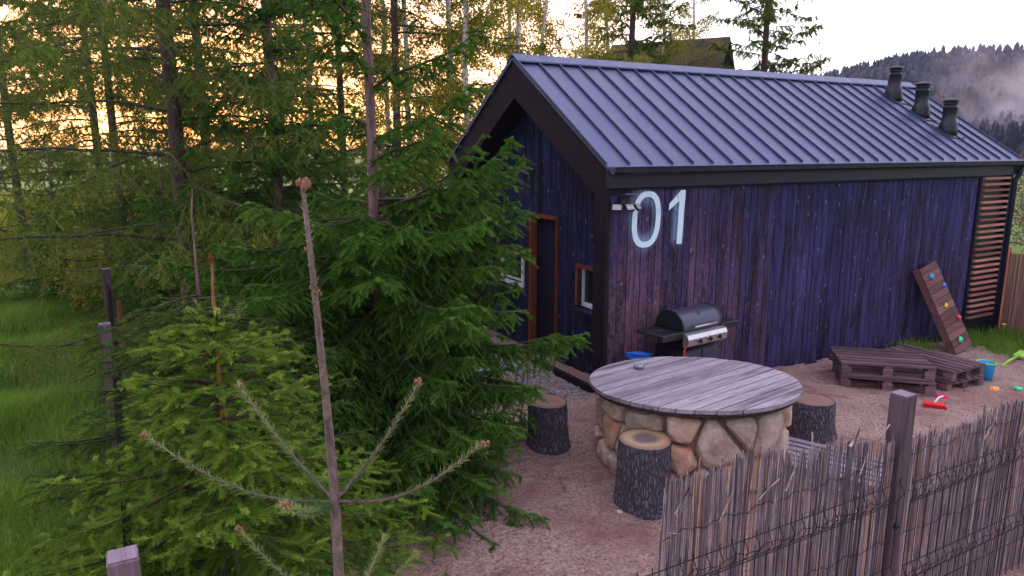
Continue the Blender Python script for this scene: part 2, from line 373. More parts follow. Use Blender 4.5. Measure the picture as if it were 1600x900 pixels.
b = NB('grass_blades'); r = b.attr(); n1 = b.noise(.7, det=3); c = b.mix(b.rng(n1, .35, .65), (.045, .15, .015), (.10, .25, .02)); c = b.mix(b.rng(r, .0, 1, 0, 1), c, (.20, .30, .06)); M['grass'] = leafmat('grass_blades', (.05, .19, .006), (.14, .34, .012), (.42, .42, .14), sc=.9, trans=.4)
def treebark(name, a, bb, sc=(30, 30, 6)):
    b = NB(name); n1 = b.noise(1.0, b.map(sc), 6, .7, .6); b.bump(n1, .9, .01); return b.fin(b.mix(b.rng(n1, .35, .65), a, bb), .9)
M['tbark'] = treebark('spruce_bark', (.07, .035, .035), (.26, .15, .15))
M['tbark_orange'] = treebark('young_bark', (.16, .06, .02), (.36, .17, .05))
M['tbark_pink'] = treebark('leader_bark', (.085, .05, .045), (.26, .165, .155), (60, 60, 25))
M['tbark_dark'] = treebark('larch_bark', (.03, .018, .018), (.12, .07, .065))
M['limb'] = treebark('spruce_limb', (.035, .02, .015), (.10, .06, .045))
M['twig'] = treebark('larch_twig', (.10, .08, .03), (.27, .22, .09))
M['bud'] = plain('bud', (.26, .11, .06), .8, 0, .4, 200, .6)
b = NB('birch_bark'); X = b.xyz(); n1 = b.noise(1.0, b.map((6, 6, 26)), 4, .7); n2 = b.noise(2.0, det=3)
M['birch_bark'] = b.fin(b.mix(b.rng(n1, .56, .64), b.mix(n2, (.50, .42, .42), (.70, .64, .66)), (.05, .04, .04)), .8)

# ------------------------------------------------------------------ ground
MB_ = MB
def sheet(name, quad_uv, mat, dz, ncut=1):
    """flat sheet in plot coordinates, folded on u=0 and u=9 like the ground"""
    pass
def ground_grid(name, us, vs_, mat, dz, kind='structure'):
    m = MB(); nu, nv = len(us), len(vs_)
    for uu in us:
        for vv in vs_: p = hf(uu, vv, gz(uu)+dz); m.v.append(tuple(p)); m.r.append(0)
    for i in range(nu-1):
        for j in range(nv-1): m.f.append((i*nv+j, (i+1)*nv+j, (i+1)*nv+j+1, i*nv+j+1)); m.sm.append(False)
    o = m.build(name, mat, None, fix=False); tag(o, kind=kind); return o
ground_grid('ground', [-1600, -60, -20, 0, 9, 30, 80, 1600], [-1600, -60, -12, 0, 12, 60, 1600], M['field'], 0)
# sand yard: irregular left edge, bumpy
def yard_h(a, b_):
    n = lambda f, k: noise.noise(Vector((a*f, b_*f, k)))
    return max(.004, .034+.026*n(1.3, 0)+.022*n(4, 3)+.011*n(10, 5))
def yard():
    m = MB(); nu, nv = 330, 230; u0, u1, v0, v1 = -4.9, 11.0, -7.2, 4.6
    us = sorted(set([u0+(u1-u0)*i/nu for i in range(nu+1)]+[0, 9])); nu = len(us)-1
    for uu in us:
        for j in range(nv+1):
            vv = v0+(v1-v0)*j/nv; p = hf(uu, vv)
            h = yard_h(uu, vv)
            m.v.append((p.x, p.y, p.z+h)); m.r.append(0)
    for i in range(nu):
        for j in range(nv):
            uc, vc = us[i], v0+(v1-v0)*(j+.5)/nv
            if uc > 7.2 and vc > -1.15+.3*noise.noise(Vector((uc*2, 0, 0))): continue
            m.f.append((i*(nv+1)+j, (i+1)*(nv+1)+j, (i+1)*(nv+1)+j+1, i*(nv+1)+j+1)); m.sm.append(True)
    tag(m.build('sand', M['sand'], None, fix=False), kind='structure')
yard()
# gravel path on the left in the field
m = MB(); pts = PATH = [(-7.0, 15.8, 1.2), (-9.6, 14.9, 1.5), (-12.5, 14.2, 1.7), (-17, 13.4, 1.8), (-26, 12.2, 2)]; vs0 = []
for i, (x, y, wd) in enumerate(pts):
    a = pts[max(i-1, 0)]; c = pts[min(i+1, len(pts)-1)]; t = Vector((c[0]-a[0], c[1]-a[1])).normalized(); n_ = Vector((-t.y, t.x))
    m.v += [(x+n_.x*wd, y+n_.y*wd, .006), (x-n_.x*wd, y-n_.y*wd, .006)]; m.r += [0, 0]
for i in range(len(pts)-1): m.f.append((2*i, 2*i+1, 2*i+3, 2*i+2)); m.sm.append(False)
tag(m.build('gravel_path', M['gravel'], None), kind='structure')

# ------------------------------------------------------------------ cabin
HOME = hf(0, 0, 0)
cabin = thing('wooden_cabin', 'charred dark timber cabin with lilac grey standing seam roof and white 01', 'cabin', HOME, HA)
RND = random.Random(5)
APV, APZ, EVZ, LEN = 2.15, 4.20, 2.82, 8.62
SL = (APZ-EVZ)/APV
# inner solid walls
m = MB(); m.prism([(.06, -.35), (4.24, -.35), (4.24, 2.50), (2.15, 3.80), (.06, 2.50)], 0, .42, 8.5)
m.build('wall_core', M['trim'], cabin)
# side boards
m = MB(); uu = .058
while uu < 7.64:
    wd = RND.choice((.095, .11, .12, .125, .14)); wd = min(wd, 7.66-uu)
    if wd < .03: break
    t = RND.uniform(0, .006)
    m.box((uu+wd/2, -.006-t/2+.03, 1.16), (wd-.007, .05+t, 2.84), RND.random(), bev=.003); uu += wd
m.build('side_wall_boards', M['side'], cabin)
m = MB(); nr_ = random.Random(4)
m.box((3.93, .045, 1.15), (7.46, .03, 2.86)); m.build('wall_membrane', M['trim'], cabin)
# portal frame: corner posts + rakes on the plane u=0
for y_ in (.10, 4.20):
    m = MB(); m.box((.175, y_+(.022 if y_ < 1 else -.022), 1.12), (.352, .18, 2.95), .3, bev=.004); m.build('corner_post', M['rake'], cabin)
    m = MB(); m.box((.027, -.006 if y_ < 1 else 4.306, 1.12), (.056, .066, 2.948), .3, bev=.003); m.build('corner_trim', M['rake'], cabin)
T = .44
for sgn in (0, 1):
    m = MB()
    f = (lambda v: v) if sgn == 0 else (lambda v: 4.3-v)
    m.prism([(f(-.02), EVZ-.035), (f(2.15), APZ-.035), (f(2.15), APZ-.035-T*1.13), (f(.22), 2.46), (f(-.02), 2.46)], 0, 0.0, .36, .2+.4*sgn)
    m.build('rake_board', M['rake'], cabin)
# gable boards
m = MB(); vv = .215
holes = [(1.50, 2.22, -.3, 2.02), (.42, 1.00, .93, 1.45), (2.50, 3.25, .90, 1.45)]
while vv < 4.08:
    wd = RND.choice((.10, .115, .12, .13)); vc = vv+wd/2
    top = EVZ+SL*(vc if vc < 2.15 else 4.3-vc)-.10
    segs = [(-.30, top)]
    for h in holes:
        if vc > h[0] and vc < h[1]:
            ns = []
            for a, b2 in segs:
                if h[2] > a: ns.append((a, h[2]))
                if h[3] < b2: ns.append((h[3], b2))
            segs = ns
    rr = RND.random(); dt = RND.uniform(0, .006)
    for a, b2 in segs:
        if b2-a > .02: m.box((.375-dt, vc, (a+b2)/2), (.05, wd-.006, b2-a), rr, bev=.003)
    vv += wd
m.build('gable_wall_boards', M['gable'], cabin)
# door opening, windows
d = MB(); d.box((.44, 1.86, .97), (.03, .66, 2.0)); door = d.build('door', M['black'], cabin)
m = MB()
m.box((.36, 1.513, .96), (.11, .032, 2.12), .2); m.box((.36, 2.222, .96), (.11, .05, 2.12), .7); m.box((.36, 1.88, 2.045), (.11, .66, .05), .5)
m.build('door_frame', M['orange_wood'], cabin)
m = MB(); m.lathe([(.012, -.02), (.012, .02)], 10, M=Matrix.Translation((.40, 1.62, 1.0)) @ Matrix.Rotation(pi/2, 4, 'Y')); m.build('handle', M['steel'], door)
for (a, b2, z0, z1, lab) in [(.42, 1.00, .93, 1.45, 'r'), (2.50, 3.25, .90, 1.45, 'l')]:
    m = MB(); m.box((.415, (a+b2)/2, (z0+z1)/2), (.012, b2-a-.02, z1-z0-.02)); gl = m.build('window', M['glass'], cabin)
    m = MB(); t = .055
    m.box((.385, a+t/2+.02, (z0+z1)/2), (.045, t, z1-z0), 0, bev=.004); m.box((.385, b2-t/2-.02, (z0+z1)/2), (.045, t if lab == 'l' else .02, z1-z0), 0, bev=.004)
    m.box((.385, (a+b2)/2, z0+t/2), (.043, b2-a-.17, t), 0, bev=.004)
    if lab == 'l': m.box((.385, (a+b2)/2, z1-t/2), (.043, b2-a-.17, t), 0, bev=.004); m.box((.38, (a+b2)/2, z0+.11), (.03, b2-a-.17, .02))
    m.build('sash', M['white_pvc'], gl)
    m = MB(); m.box((.345, (a+b2)/2, z1+.02), (.07, b2-a+.09, .05), .3); m.box((.345, b2+.02, (z0+z1)/2), (.07, .045, z1-z0-.01), .8)
    m.build('frame', M['orange_wood'], gl)
    m = MB(); m.box((.32, (a+b2)/2, z0-.035), (.14, b2-a+.06, .03)); m.build('sill', M['gutter'], gl)
m = MB(); m.box((-.02, .70, .02), (.06, 1.15, .20), .4, bev=.004); m.build('base_board', M['rake'], cabin)
m = MB(); m.box((3.95, -.035, -.20), (7.5, .05, .20)); m.build('plinth', M['trim'], cabin)
# roof
RT = .035
for sgn in (0, 1):
    f = (lambda v: v) if sgn == 0 else (lambda v: 4.3-v)
    m = MB()
    e0 = -.06
    m.prism([(f(e0), EVZ+SL*e0), (f(2.15), APZ), (f(2.15), APZ-RT), (f(e0), EVZ+SL*e0-RT)], 0, -.03, 8.86)
    r_ = m.build('roof' if sgn == 0 else 'rear_roof', M['roof'], cabin)
    m = MB(); k = 0; nx = 28
    for i in range(nx):
        us = -.018+(8.85-0)*i/(nx-1)
        m.prism([(f(e0+.02), EVZ+SL*(e0+.02)+.0), (f(2.10), APZ-SL*.05), (f(2.10), APZ-SL*.05+.036), (f(e0+.03), EVZ+SL*(e0+.03)+.034)], 0, us-.009, us+.009)
    m.build('seam', M['seam'], r_)
m = MB()
for sgn in (0, 1):
    f = (lambda v: v) if sgn == 0 else (lambda v: 4.3-v)
    m.prism([(f(2.151-.0), APZ+.052), (f(1.99), APZ+.050-SL*.16), (f(1.985), APZ+.034-SL*.165), (f(2.151), APZ+.036)], 0, -.035, 8.865)
m.build('ridge_cap', M['roof'], cabin)
# soffit
m = MB()
m.prism([(-.02, EVZ-.06), (2.15, APZ-.06), (4.32, EVZ-.06), (4.32, EVZ-.10), (2.15, APZ-.10), (-.02, EVZ-.10)], 0, .37, 8.80); m.build('soffit', M['trim'], cabin)
# gutter, fascia, downpipe
m = MB(); prof = [(-.075, 2.70), (-.10, 2.655), (-.16, 2.64), (-.205, 2.665), (-.21, 2.72), (-.205, 2.72), (-.20, 2.67), (-.16, 2.648), (-.10, 2.66), (-.082, 2.70)]
prof = [(v, z+.055) for v, z in prof]
m.prism(prof, 0, -.02, 8.92); m.tube([(-.02, -.208, 2.777), (8.92, -.208, 2.777)], .009, 8); m.build('gutter', M['gutter'], cabin)
for i in range(16):
    m = MB(); m.box((.25+i*.57, -.13, 2.782), (.025, .15, .004)); m.build('gutter_bracket', M['steel'], cabin)
m = MB(); m.box((4.43, -.045, 2.64), (8.9, .05, .20), .2); m.build('eave_fascia', M['gutter'], cabin)
m = MB(); m.box((4.0, -.035, 2.555), (7.5, .03, .075), .2); m.build('frieze_board', M['trim'], cabin)
m = MB(); m.tube([(8.72, -.13, 2.70), (8.72, -.10, 2.55), (8.70, -.05, 2.45), (8.70, -.05, -.2)], .042, 12); m.build('downpipe', M['gutter'], cabin)
m = MB(); m.box((8.60, .03, 1.1), (.09, .14, 2.9)); m.box((7.70, .02, 1.1), (.05, .1, 2.9)); m.build('far_corner_post', M['trim'], cabin)
# slatted bay
m = MB(); m.box((8.15, .05, 1.1), (.85, .02, 2.9)); m.build('slat_backing', M['black'], cabin)
m = MB()
for i in range(25):
    z = .10+i*.0995; m.box((8.14, -.035, z), (.78, .07, .038), RND.random(), bev=.004)
m.build('slats', M['slat'], cabin)
# vents
def vent(uu, vv):
    z0 = EVZ+SL*vv
    m = MB(); T_ = Matrix.Translation((uu, vv, z0))
    m.lathe([(.15, -.10), (.15, .02), (.145, .10), (.135, .15), (.112, .19), (.112, .39), (.122, .40), (.122, .415), (.100, .42), (.100, .455), (.124, .46), (.124, .475), (.10, .48), (.10, .50)], 28, M=T_)
    v = m.build('roof_vent', M['vent'], cabin)
    m = MB(); m.lathe([(.126, .50), (.130, .515), (.115, .54), (.06, .553), (0, .556)], 28, M=T_); m.build('cap', M['vent'], v)
    m = MB(); m.box((uu, vv, z0+.012), (.42, .46, .012), 0, M=Matrix.Translation((uu, vv, z0+.012)) @ Matrix.Rotation(atan2(SL, 1), 4, 'X') @ Matrix.Translation((-uu, -vv, -z0-.012))); m.build('flashing', M['gutter'], v)
for a in ((7.66, 1.66), (7.76, 1.18), (7.83, .70)): vent(*a)
# the number 01, thin paint layer on the boards
yv = -.0385
def ring_mesh(cx, cz, ax, az, t, n=72):
    vs = []; fs = []
    for i in range(n):
        a = 2*pi*i/n; ca, sa = cos(a), sin(a)
        ex = 2/2.5; sx = (abs(ca)**ex)*(1 if ca >= 0 else -1); sz = (abs(sa)**ex)*(1 if sa >= 0 else -1)
        sk = .045
        for k_, y in ((0, yv), (1, yv)):
            q = (1, 1) if k_ == 0 else ((ax-t)/ax, (az-t*.95)/az)
            X_, Z_ = cx+ax*sx*q[0], cz+az*sz*q[1]; vs.append((X_+sk*(Z_-cz), yv, Z_))
    base = list(vs); vs += [(x, y+.010, z) for x, y, z in base]; N = 2*n
    for i in range(n):
        j = (i+1) % n; a, b2, c, d_ = 2*i, 2*i+1, 2*j+1, 2*j
        fs += [(a, b2, c, d_), (a+N, d_+N, c+N, b2+N), (a, d_, d_+N, a+N), (b2, b2+N, c+N, c)]
    return vs, fs
m = MB(); m.add(*ring_mesh(.585, 2.155, .215, .335, .072))
o1 = [(1.075, 1.83), (1.155, 1.83), (1.185, 2.49), (1.115, 2.49), (.935, 2.33), (.93, 2.25), (1.09, 2.36)]
m.prism(o1, 1, yv, yv+.01)
m.build('painted_number', M['paint'], cabin)

# step and pebbles by the gable
m = MB(); m.box(tuple(hf(-.75, 2.3, .04)), (1.2, 1.7, .07), .2, rz=HA, bev=.01); tag(m.build('doorstep_slab', M['concrete'], None), 'grey concrete slab on the ground in front of the cabin door', 'slab')
def pebbles():
    rng = np.random.default_rng(3); m = MB()
    for i in range(1100):
        u_, v_ = rng.uniform(-.62, -.05), rng.uniform(.05, 1.4); p = hf(u_, v_); s_ = rng.uniform(.010, .024)
        q = [(p.x+s_*rng.uniform(-1, 1), p.y+s_*rng.uniform(-1, 1), p.z+yard_h(u_, v_)-.004+s_*rng.uniform(-.3, 1)) for _ in range(7)]
        m.hull(q, rng.random())
    tag(m.build('pebbles', M['pebble'], None), 'grey pebble strip on the ground along the cabin gable', 'pebbles', kind='stuff')
pebbles()
def loose_stones():
    rng = np.random.default_rng(12); m = MB()
    for i in range(1500):
        u_, v_ = rng.uniform(-4, 7, 1)[0], rng.uniform(-5.5, -.2, 1)[0]; p = hf(u_, v_); s_ = rng.uniform(.004, .013)*(1+1.2*(rng.random() < .05))
        z_ = p.z+yard_h(u_, v_); q = [(p.x+s_*rng.uniform(-1, 1), p.y+s_*rng.uniform(-1, 1), z_+s_*rng.uniform(-.4, .7)) for _ in range(7)]
        m.hull(q, rng.random())
    tag(m.build('loose_stones', M['sandstone'], None), 'tiny loose stones and clods scattered over the sand', 'stones', kind='stuff')
b = NB('sand_clods'); r = b.attr(); M['sandstone'] = b.fin(b.mix(r, (.13, .085, .08), (.55, .44, .40)), .9, spec=.1)
loose_stones()
def chips():
    rng = np.random.default_rng(4); n = 22000; uu_ = rng.uniform(-4.5, 5.5, n); vv_ = rng.uniform(-6, .4, n)
    keep = []
    for i in range(n):
        c_ = noise.noise(Vector((uu_[i]*.9+3, vv_[i]*.9, 7))); keep.append(c_+rng.normal()*.22+(.22 if uu_[i] < -.8 else 0) > .16)
    uu_, vv_ = uu_[keep], vv_[keep]; n = len(uu_)
    P = np.array([tuple(hf(a, b_)) for a, b_ in zip(uu_, vv_)]); P[:, 2] += np.array([yard_h(a, b_)+.003 for a, b_ in zip(uu_, vv_)])
    a = rng.uniform(0, 2*pi, n); L = rng.uniform(.007, .032, n); W = rng.uniform(.002, .006, n)
    d1 = np.stack([np.cos(a), np.sin(a), rng.normal(0, .25, n)], 1); d2 = np.stack([-np.sin(a), np.cos(a), rng.normal(0, .3, n)], 1)
    co = np.stack([P-d1*L[:, None], P+d2*W[:, None], P+d1*L[:, None], P-d2*W[:, None]], 1).reshape(-1, 3)
    np_ = np.arange(n*4).reshape(n, 4)
    o = np_mesh('bark_chips', co, np_, M['chips'], None, np.repeat(rng.random(n), 4)); tag(o, 'reddish bark chips and twigs scattered over the sand', 'bark chips', kind='stuff')
chips()

# ------------------------------------------------------------------ floodlight on the wall (part-like fixture, its own thing)
lamp = thing('solar_wall_light', 'small black solar floodlight with three square heads beside the white 0', 'lamp', hf(.17, -.05, 2.36), HA)
m = MB(); m.box((.03, -.03, .02), (.12, .06, .09), bev=.008); m.tube([(.0, -.04, 0), (.0, -.10, -.01)], .014, 8); m.build('housing', M['black'], lamp)
m = MB(); m.box((.05, -.12, .075), (.21, .15, .014), M=Matrix.Rotation(radians(-14), 4, 'X')); m.build('solar_panel', M['blue'] if False else M['hood'], lamp)
b = NB('led_face'); v_ = b.voro(60.0, rnd=.0); M['led'] = b.fin(b.mix(b.rng(v_, .2, .5), (.72, .72, .66), (.22, .22, .22)), .35)
for i, (x, rzz, y) in enumerate(((-.13, -.75, -.12), (.03, 0, -.155), (.17, .55, -.13))):
    Mx = Matrix.Translation((x, y, -.03)) @ Matrix.Rotation(rzz, 4, 'Z') @ Matrix.Rotation(radians(-38), 4, 'X')
    m = MB(); m.box((0, .014, 0), (.115, .03, .085), M=Mx, bev=.005); h = m.build('lamp_head', M['black'], lamp)
    m = MB(); m.box((0, -.004, 0), (.10, .004, .07), M=Mx); m.build('led_panel', M['led'], h)

# ------------------------------------------------------------------ grill
g = thing('gas_grill', 'black gas grill with domed blue grey hood, steel knob panel and side shelves', 'grill', hf(.94, -.44, gz(1)), HA+radians(7)); g.scale = (.95, .95, 1.04)
W_ = .36
m = MB(); m.box((0, .0, .40), (.66, .46, .58), bev=.012); cart = m.build('cart', M['black'], g)
m = MB(); m.box((-.168, -.238, .42), (.315, .02, .50), bev=.006); m.box((.168, -.238, .42), (.315, .02, .50), bev=.006); m.build('door', M['hood'], cart)
for x in (-.31, .31):
    for y in (-.21, .21): m = MB(); m.tube([(x, y, .02), (x, y, .14)], .02, 8); m.build('leg', M['black'], g)
m = MB(); m.prism([(-.25, .80), (.25, .80), (.24, .92), (-.20, .92)], 0, -W_, W_); m.build('firebox', M['black'], g)
prof = [(-.245, .925)]+[(-.02-.225*cos(a)*1.0, .925+.195*sin(a)) for a in [radians(x) for x in range(8, 180, 9)]]+[(.205, .925)]
m = MB()
m.prism(prof, 0, -W_+.012, W_-.012); hood = m.build('hood', M['hood'], g)
for s_ in (-1, 1): m = MB(); m.prism([(y*1.02, .925+(z-.925)*1.03) for y, z in prof], 0, s_*(W_-.018), s_*(W_+.006)); m.build('hood_end', M['black'], hood)
m = MB(); m.tube([(-.20, -.262, .955), (-.20, -.30, .965), (.20, -.30, .965), (.20, -.262, .955)], .011, 8); m.build('handle', M['steel'], hood)
m = MB(); m.lathe([(.028, 0), (.028, .006), (0, .008)], 16, M=Matrix.Translation((0, -.16, 1.078)) @ Matrix.Rotation(radians(48), 4, 'X')); m.build('badge', M['hood'], hood)
m = MB(); pr = [(-.245, .90), (-.31, .885), (-.335, .84), (-.325, .77), (-.30, .745), (-.245, .745)]
m.prism(pr, 0, -W_-.008, W_+.008); pan = m.build('control_panel', M['steel'], g)
for x in (-.17, .02, .20):
    Mx = Matrix.Translation((x, -.333, .815)) @ Matrix.Rotation(radians(90+8), 4, 'X')
    m = MB(); m.lathe([(.040, -.004), (.040, .004), (.032, .008)], 20, M=Mx); kn = m.build('knob', M['steel'], pan)
    m = MB(); m.lathe([(.025, .006), (.023, .034), (0, .036)], 16, M=Mx); m.box((0, 0, .036), (.010, .046, .012), M=Mx); m.build('grip', M['black'], kn)
for s_ in (-1, 1):
    m = MB(); x = s_*(W_+.185); m.box((x, -.01, .895), (.34, .44, .035), bev=.008); m.box((x, -.225, .875), (.345, .022, .07), bev=.006); m.build('side_shelf', M['black'], g)
    if s_ < 0:
        m = MB(); m.box((x+.02, -.02, .9145), (.10, .07, .003)); m.build('sticker', M['hood'], g)
m = MB(); m.tube([(-.25, -.20, .78), (-.33, -.26, .77), (-.38, -.28, .69), (-.37, -.28, .58), (-.33, -.27, .47), (-.26, -.26, .36), (-.24, -.24, .25)], .011, 8); m.build('gas_hose', M['hose'], g)
for s_ in (-1, 1):
    m = MB(); m.lathe([(.0, -.02), (.07, -.02), (.078, -.01), (.078, .01), (.07, .02), (0, .02)], 20, M=Matrix.Translation((s_*.33, .19, .08)) @ Matrix.Rotation(pi/2, 4, 'Y')); m.build('wheel', M['rubber'], g)
# blue tub between grill and table
t = thing('blue_tub', 'round blue plastic tub standing by the grill behind the table', 'tub', hf(.34, -.28, gz(.2)), 0); t.scale = (.85, .85, 1.26)
m = MB(); m.lathe([(.0, .0), (.12, .0), (.16, .44), (.175, .445), (.175, .465), (.15, .465), (.148, .43), (.11, .03), (0, .03)], 28); m.build('body', M['blue'], t)
m = MB(); m.tube([(-.17, 0, .45), (-.20, .0, .47), (-.18, -.08, .50), (-.05, -.17, .505), (.08, -.17, .50), (.18, -.07, .49), (.17, 0, .45)], .010, 8); m.build('handle', M['blue'], t)

TABROT = 40
# ------------------------------------------------------------------ round table
tb = thing('round_table', 'large round table of weathered lilac grey planks on a boulder base', 'table', (1.74, 6.55, gnd(1.74, 6.55)), radians(TABROT))
tilt = Matrix.Translation((0, 0, .80)) @ Matrix.Rotation(radians(-TABROT), 4, 'Z') @ Matrix.Rotation(radians(-3.6), 4, 'X') @ Matrix.Rotation(radians(-1.1), 4, 'Y') @ Matrix.Rotation(radians(TABROT), 4, 'Z')
R_ = .985; m = MB(); y = -R_; nb = 15; bw = 2*R_/nb
for i in range(nb):
    y0, y1 = -R_+i*bw+.006, -R_+(i+1)*bw-.006; top = []; K = 6
    outl = []
    for j in range(K+1):
        yy = y0+(y1-y0)*j/K; outl.append((sqrt(max(0, R_*R_-yy*yy)), yy))
    poly = outl+[(-x, yy) for x, yy in reversed(outl)]
    poly = [p_ for k_, p_ in enumerate(poly) if k_ == 0 or (abs(p_[0]-poly[k_-1][0])+abs(p_[1]-poly[k_-1][1])) > 1e-4]
    dz = RND.uniform(-.003, .003); m.prism(poly, 2, -.035+dz, dz, RND.random(), M=tilt)
m.build('plank_top', M['table'], tb)
m = MB(); m.lathe([(.60, -.075), (.955, -.075), (.955, -.037), (.60, -.037)], 48, M=tilt); m.box((0, .35, -.055), (1.6, .12, .03), M=tilt); m.box((0, -.35, -.055), (1.6, .12, .03), M=tilt); m.build('under_ring', M['pallet'], tb)
m = MB(); m.lathe([(.80, -.08), (.79, .40), (.80, .70), (.3, .70)], 40); m.build('mortar_core', M['mortar'], tb)
m = MB(); rs = random.Random(17); RB = .83; CIRC = 2*pi*RB; HB = .735
sites = []
tries = 0
while len(sites) < 46 and tries < 6000:
    tries += 1; p_ = (rs.uniform(0, CIRC), rs.uniform(.03, HB-.03)); dm = rs.choice((.14, .19, .24, .29))
    if all(sqrt(min(abs(p_[0]-q_[0]), CIRC-abs(p_[0]-q_[0]))**2+((p_[1]-q_[1])*1.15)**2) > dm*.5+q_[2]*.5+.035 for q_ in sites): sites.append((p_[0], p_[1], dm))
def clip(poly, n_, d_):
    o_ = []
    for i in range(len(poly)):
        A_, B_ = poly[i], poly[(i+1) % len(poly)]; da = A_[0]*n_[0]+A_[1]*n_[1]-d_; db = B_[0]*n_[0]+B_[1]*n_[1]-d_
        if da <= 0: o_.append(A_)
        if (da < 0) != (db < 0) and abs(da-db) > 1e-9: t_ = da/(da-db); o_.append((A_[0]+(B_[0]-A_[0])*t_, A_[1]+(B_[1]-A_[1])*t_))
    return o_
for i, (sx_, sz_, dm) in enumerate(sites):
    poly = [(-.45, -sz_), (.45, -sz_), (.45, HB-sz_), (-.45, HB-sz_)]
    for j, (tx_, tz_, d2) in enumerate(sites):
        if i == j: continue
        dx = (tx_-sx_+CIRC/2) % CIRC-CIRC/2; dz = tz_-sz_; L_ = sqrt(dx*dx+dz*dz)
        if L_ > .9: continue
        n_ = (dx/L_, dz/L_); poly = clip(poly, n_, L_*(.5+.5*(dm-d2)/L_*.6)-.009-rs.uniform(0, .006))
        if len(poly) < 3: break
    if len(poly) < 3: continue
    q = []; bulge = rs.uniform(.045, .10)
    cx_ = sum(p_[0] for p_ in poly)/len(poly); cz_ = sum(p_[1] for p_ in poly)/len(poly)
    def put(x_, z_, r_): aa = (sx_+x_)/RB; q.append((r_*cos(aa), r_*sin(aa), min(max(sz_+z_, .0), .74)))
    for k_ in range(len(poly)):
        A_, B_ = poly[k_], poly[(k_+1) % len(poly)]
        for t_ in (.12, .5, .88):
            x_, z_ = A_[0]+(B_[0]-A_[0])*t_, A_[1]+(B_[1]-A_[1])*t_; f_ = rs.uniform(.93, 1.0)
            put(cx_+(x_-cx_)*f_, cz_+(z_-cz_)*f_, RB-.03); put(cx_+(x_-cx_)*f_*.97, cz_+(z_-cz_)*f_*.97, RB+bulge*rs.uniform(.15, .5))
            f_ = rs.uniform(.6, .82); put(cx_+(x_-cx_)*f_, cz_+(z_-cz_)*f_, RB+bulge*rs.uniform(.65, 1.0))
    put(cx_+rs.uniform(-.02, .02), cz_, RB+bulge*rs.uniform(.9, 1.1))
    m.hull(q, rs.random())
sb = m.build('stone_base', M['stone'], tb)
bv = sb.modifiers.new('soft', 'BEVEL'); bv.width = .005; bv.segments = 2; bv.limit_method = 'ANGLE'; bv.angle_limit = radians(22)
m = MB(); Pt = Vector((1.29, 7.0, .82+gnd(1.3, 7.0)-.02)); M['ashglass'] = plain('ashtray_glass', (.20, .22, .27), .15, .2)
ash = thing('ashtray', 'small round glass ashtray on the weathered table top', 'ashtray', (1.31, 7.03, .764+gnd(1.3, 7)))
m.lathe([(0, 0), (.045, 0), (.055, .012), (.056, .034), (.050, .036), (.046, .034), (.040, .012), (0, .010)], 24); m.build('bowl', M['ashglass'], ash)
m = MB(); m.tube([(-.01, 0, .018), (.045, .012, .036)], .004, 8); m.build('cigarette_end', M['white_pvc'], ash)

# ------------------------------------------------------------------ stump stools
def stump(x, y, r0, r1, h, label, cutm, seed, lean=(0, 0)):
    t = thing('log_stool', label, 'stool', (x, y, gnd(x, y)+.0), seed, 'log stools round the table')
    m = MB(); nz, na = 26, 96
    for i in range(nz+1):
        z = h*i/nz; k = i/nz
        for j in range(na):
            a = 2*pi*j/na; r = r0+(r1-r0)*k+.035*(1-k)**5
            r *= 1+.035*sin(2*a+seed)+.02*sin(3*a+seed*2)
            r += .010*noise.noise(Vector((cos(a)*9+seed, sin(a)*9, z*4)))+.006*noise.noise(Vector((cos(a)*24+seed, sin(a)*24, z*9)))
            m.v.append((r*cos(a)+lean[0]*k, r*sin(a)+lean[1]*k, z)); m.r.append(0)
    for i in range(nz):
        for j in range(na): m.f.append((i*na+j, i*na+(j+1) % na, (i+1)*na+(j+1) % na, (i+1)*na+j)); m.sm.append(True)
    m.build('bark', M['bark'], t)
    m = MB(); ring = [];
    for rr, zz in ((.0, .004), (.5, .004), (.9, .004), (.985, -.004)):
        for j in range(na):
            a = 2*pi*j/na; r = (r1)*(1+.035*sin(2*a+seed)+.02*sin(3*a+seed*2))*rr; m.v.append((r*cos(a)+lean[0], r*sin(a)+lean[1], h+zz)); m.r.append(0)
    for i in range(3):
        for j in range(na): m.f.append((i*na+j, i*na+(j+1) % na, (i+1)*na+(j+1) % na, (i+1)*na+j)); m.sm.append(True)
    m.build('cut_top', M[cutm], t)
    return t
stump(1.12, 5.61, .235, .225, .60, 'log stool with orange brown cut top in front of the table', 'cut', 1.3)
stump(.37, 6.79, .205, .20, .50, 'log stool left of the table beside the spruce', 'cut_dull', 2.2, (.0, .02))
stump(3.17, 7.11, .235, .205, .44, 'dark log stool right of the table before the pallets', 'cut_dull', 4.1)

# ------------------------------------------------------------------ pallets
def pallet(label):
    t = thing('pallet', label, 'pallet', group='pallets on the sand')
    rr = random.Random(len(label))
    m = MB()
    for i in range(6):
        y = -.35+i*.7/5; wd = (.10, .075, .09, .10, .07, .10)[i]; m.box((rr.uniform(-.004, .004), y, .133), (1.2, wd, .02), rr.random(), bev=.003)
    m.build('deck', M['pallet'], t)
    m = MB()
    for x in (-.55, 0, .55): m.box((x, 0, .112), (.10, .80, .02), rr.random(), bev=.003)
    m.build('crosspiece', M['pallet'], t)
    for y in (-.35, 0, .35):
        for x in (-.53, 0, .53):
            m = MB(); m.box((x, y, .061), (.13, .11, .08), rr.random(), bev=.004); m.build('block', M['pallet'], t)
        m = MB(); m.box((0, y, .010), (1.2, .11, .02), rr.random(), bev=.003); m.build('bottom_runner', M['pallet'], t)
    return t
p0 = pallet('reddish brown pallet at the bottom left of the stack near the round table')
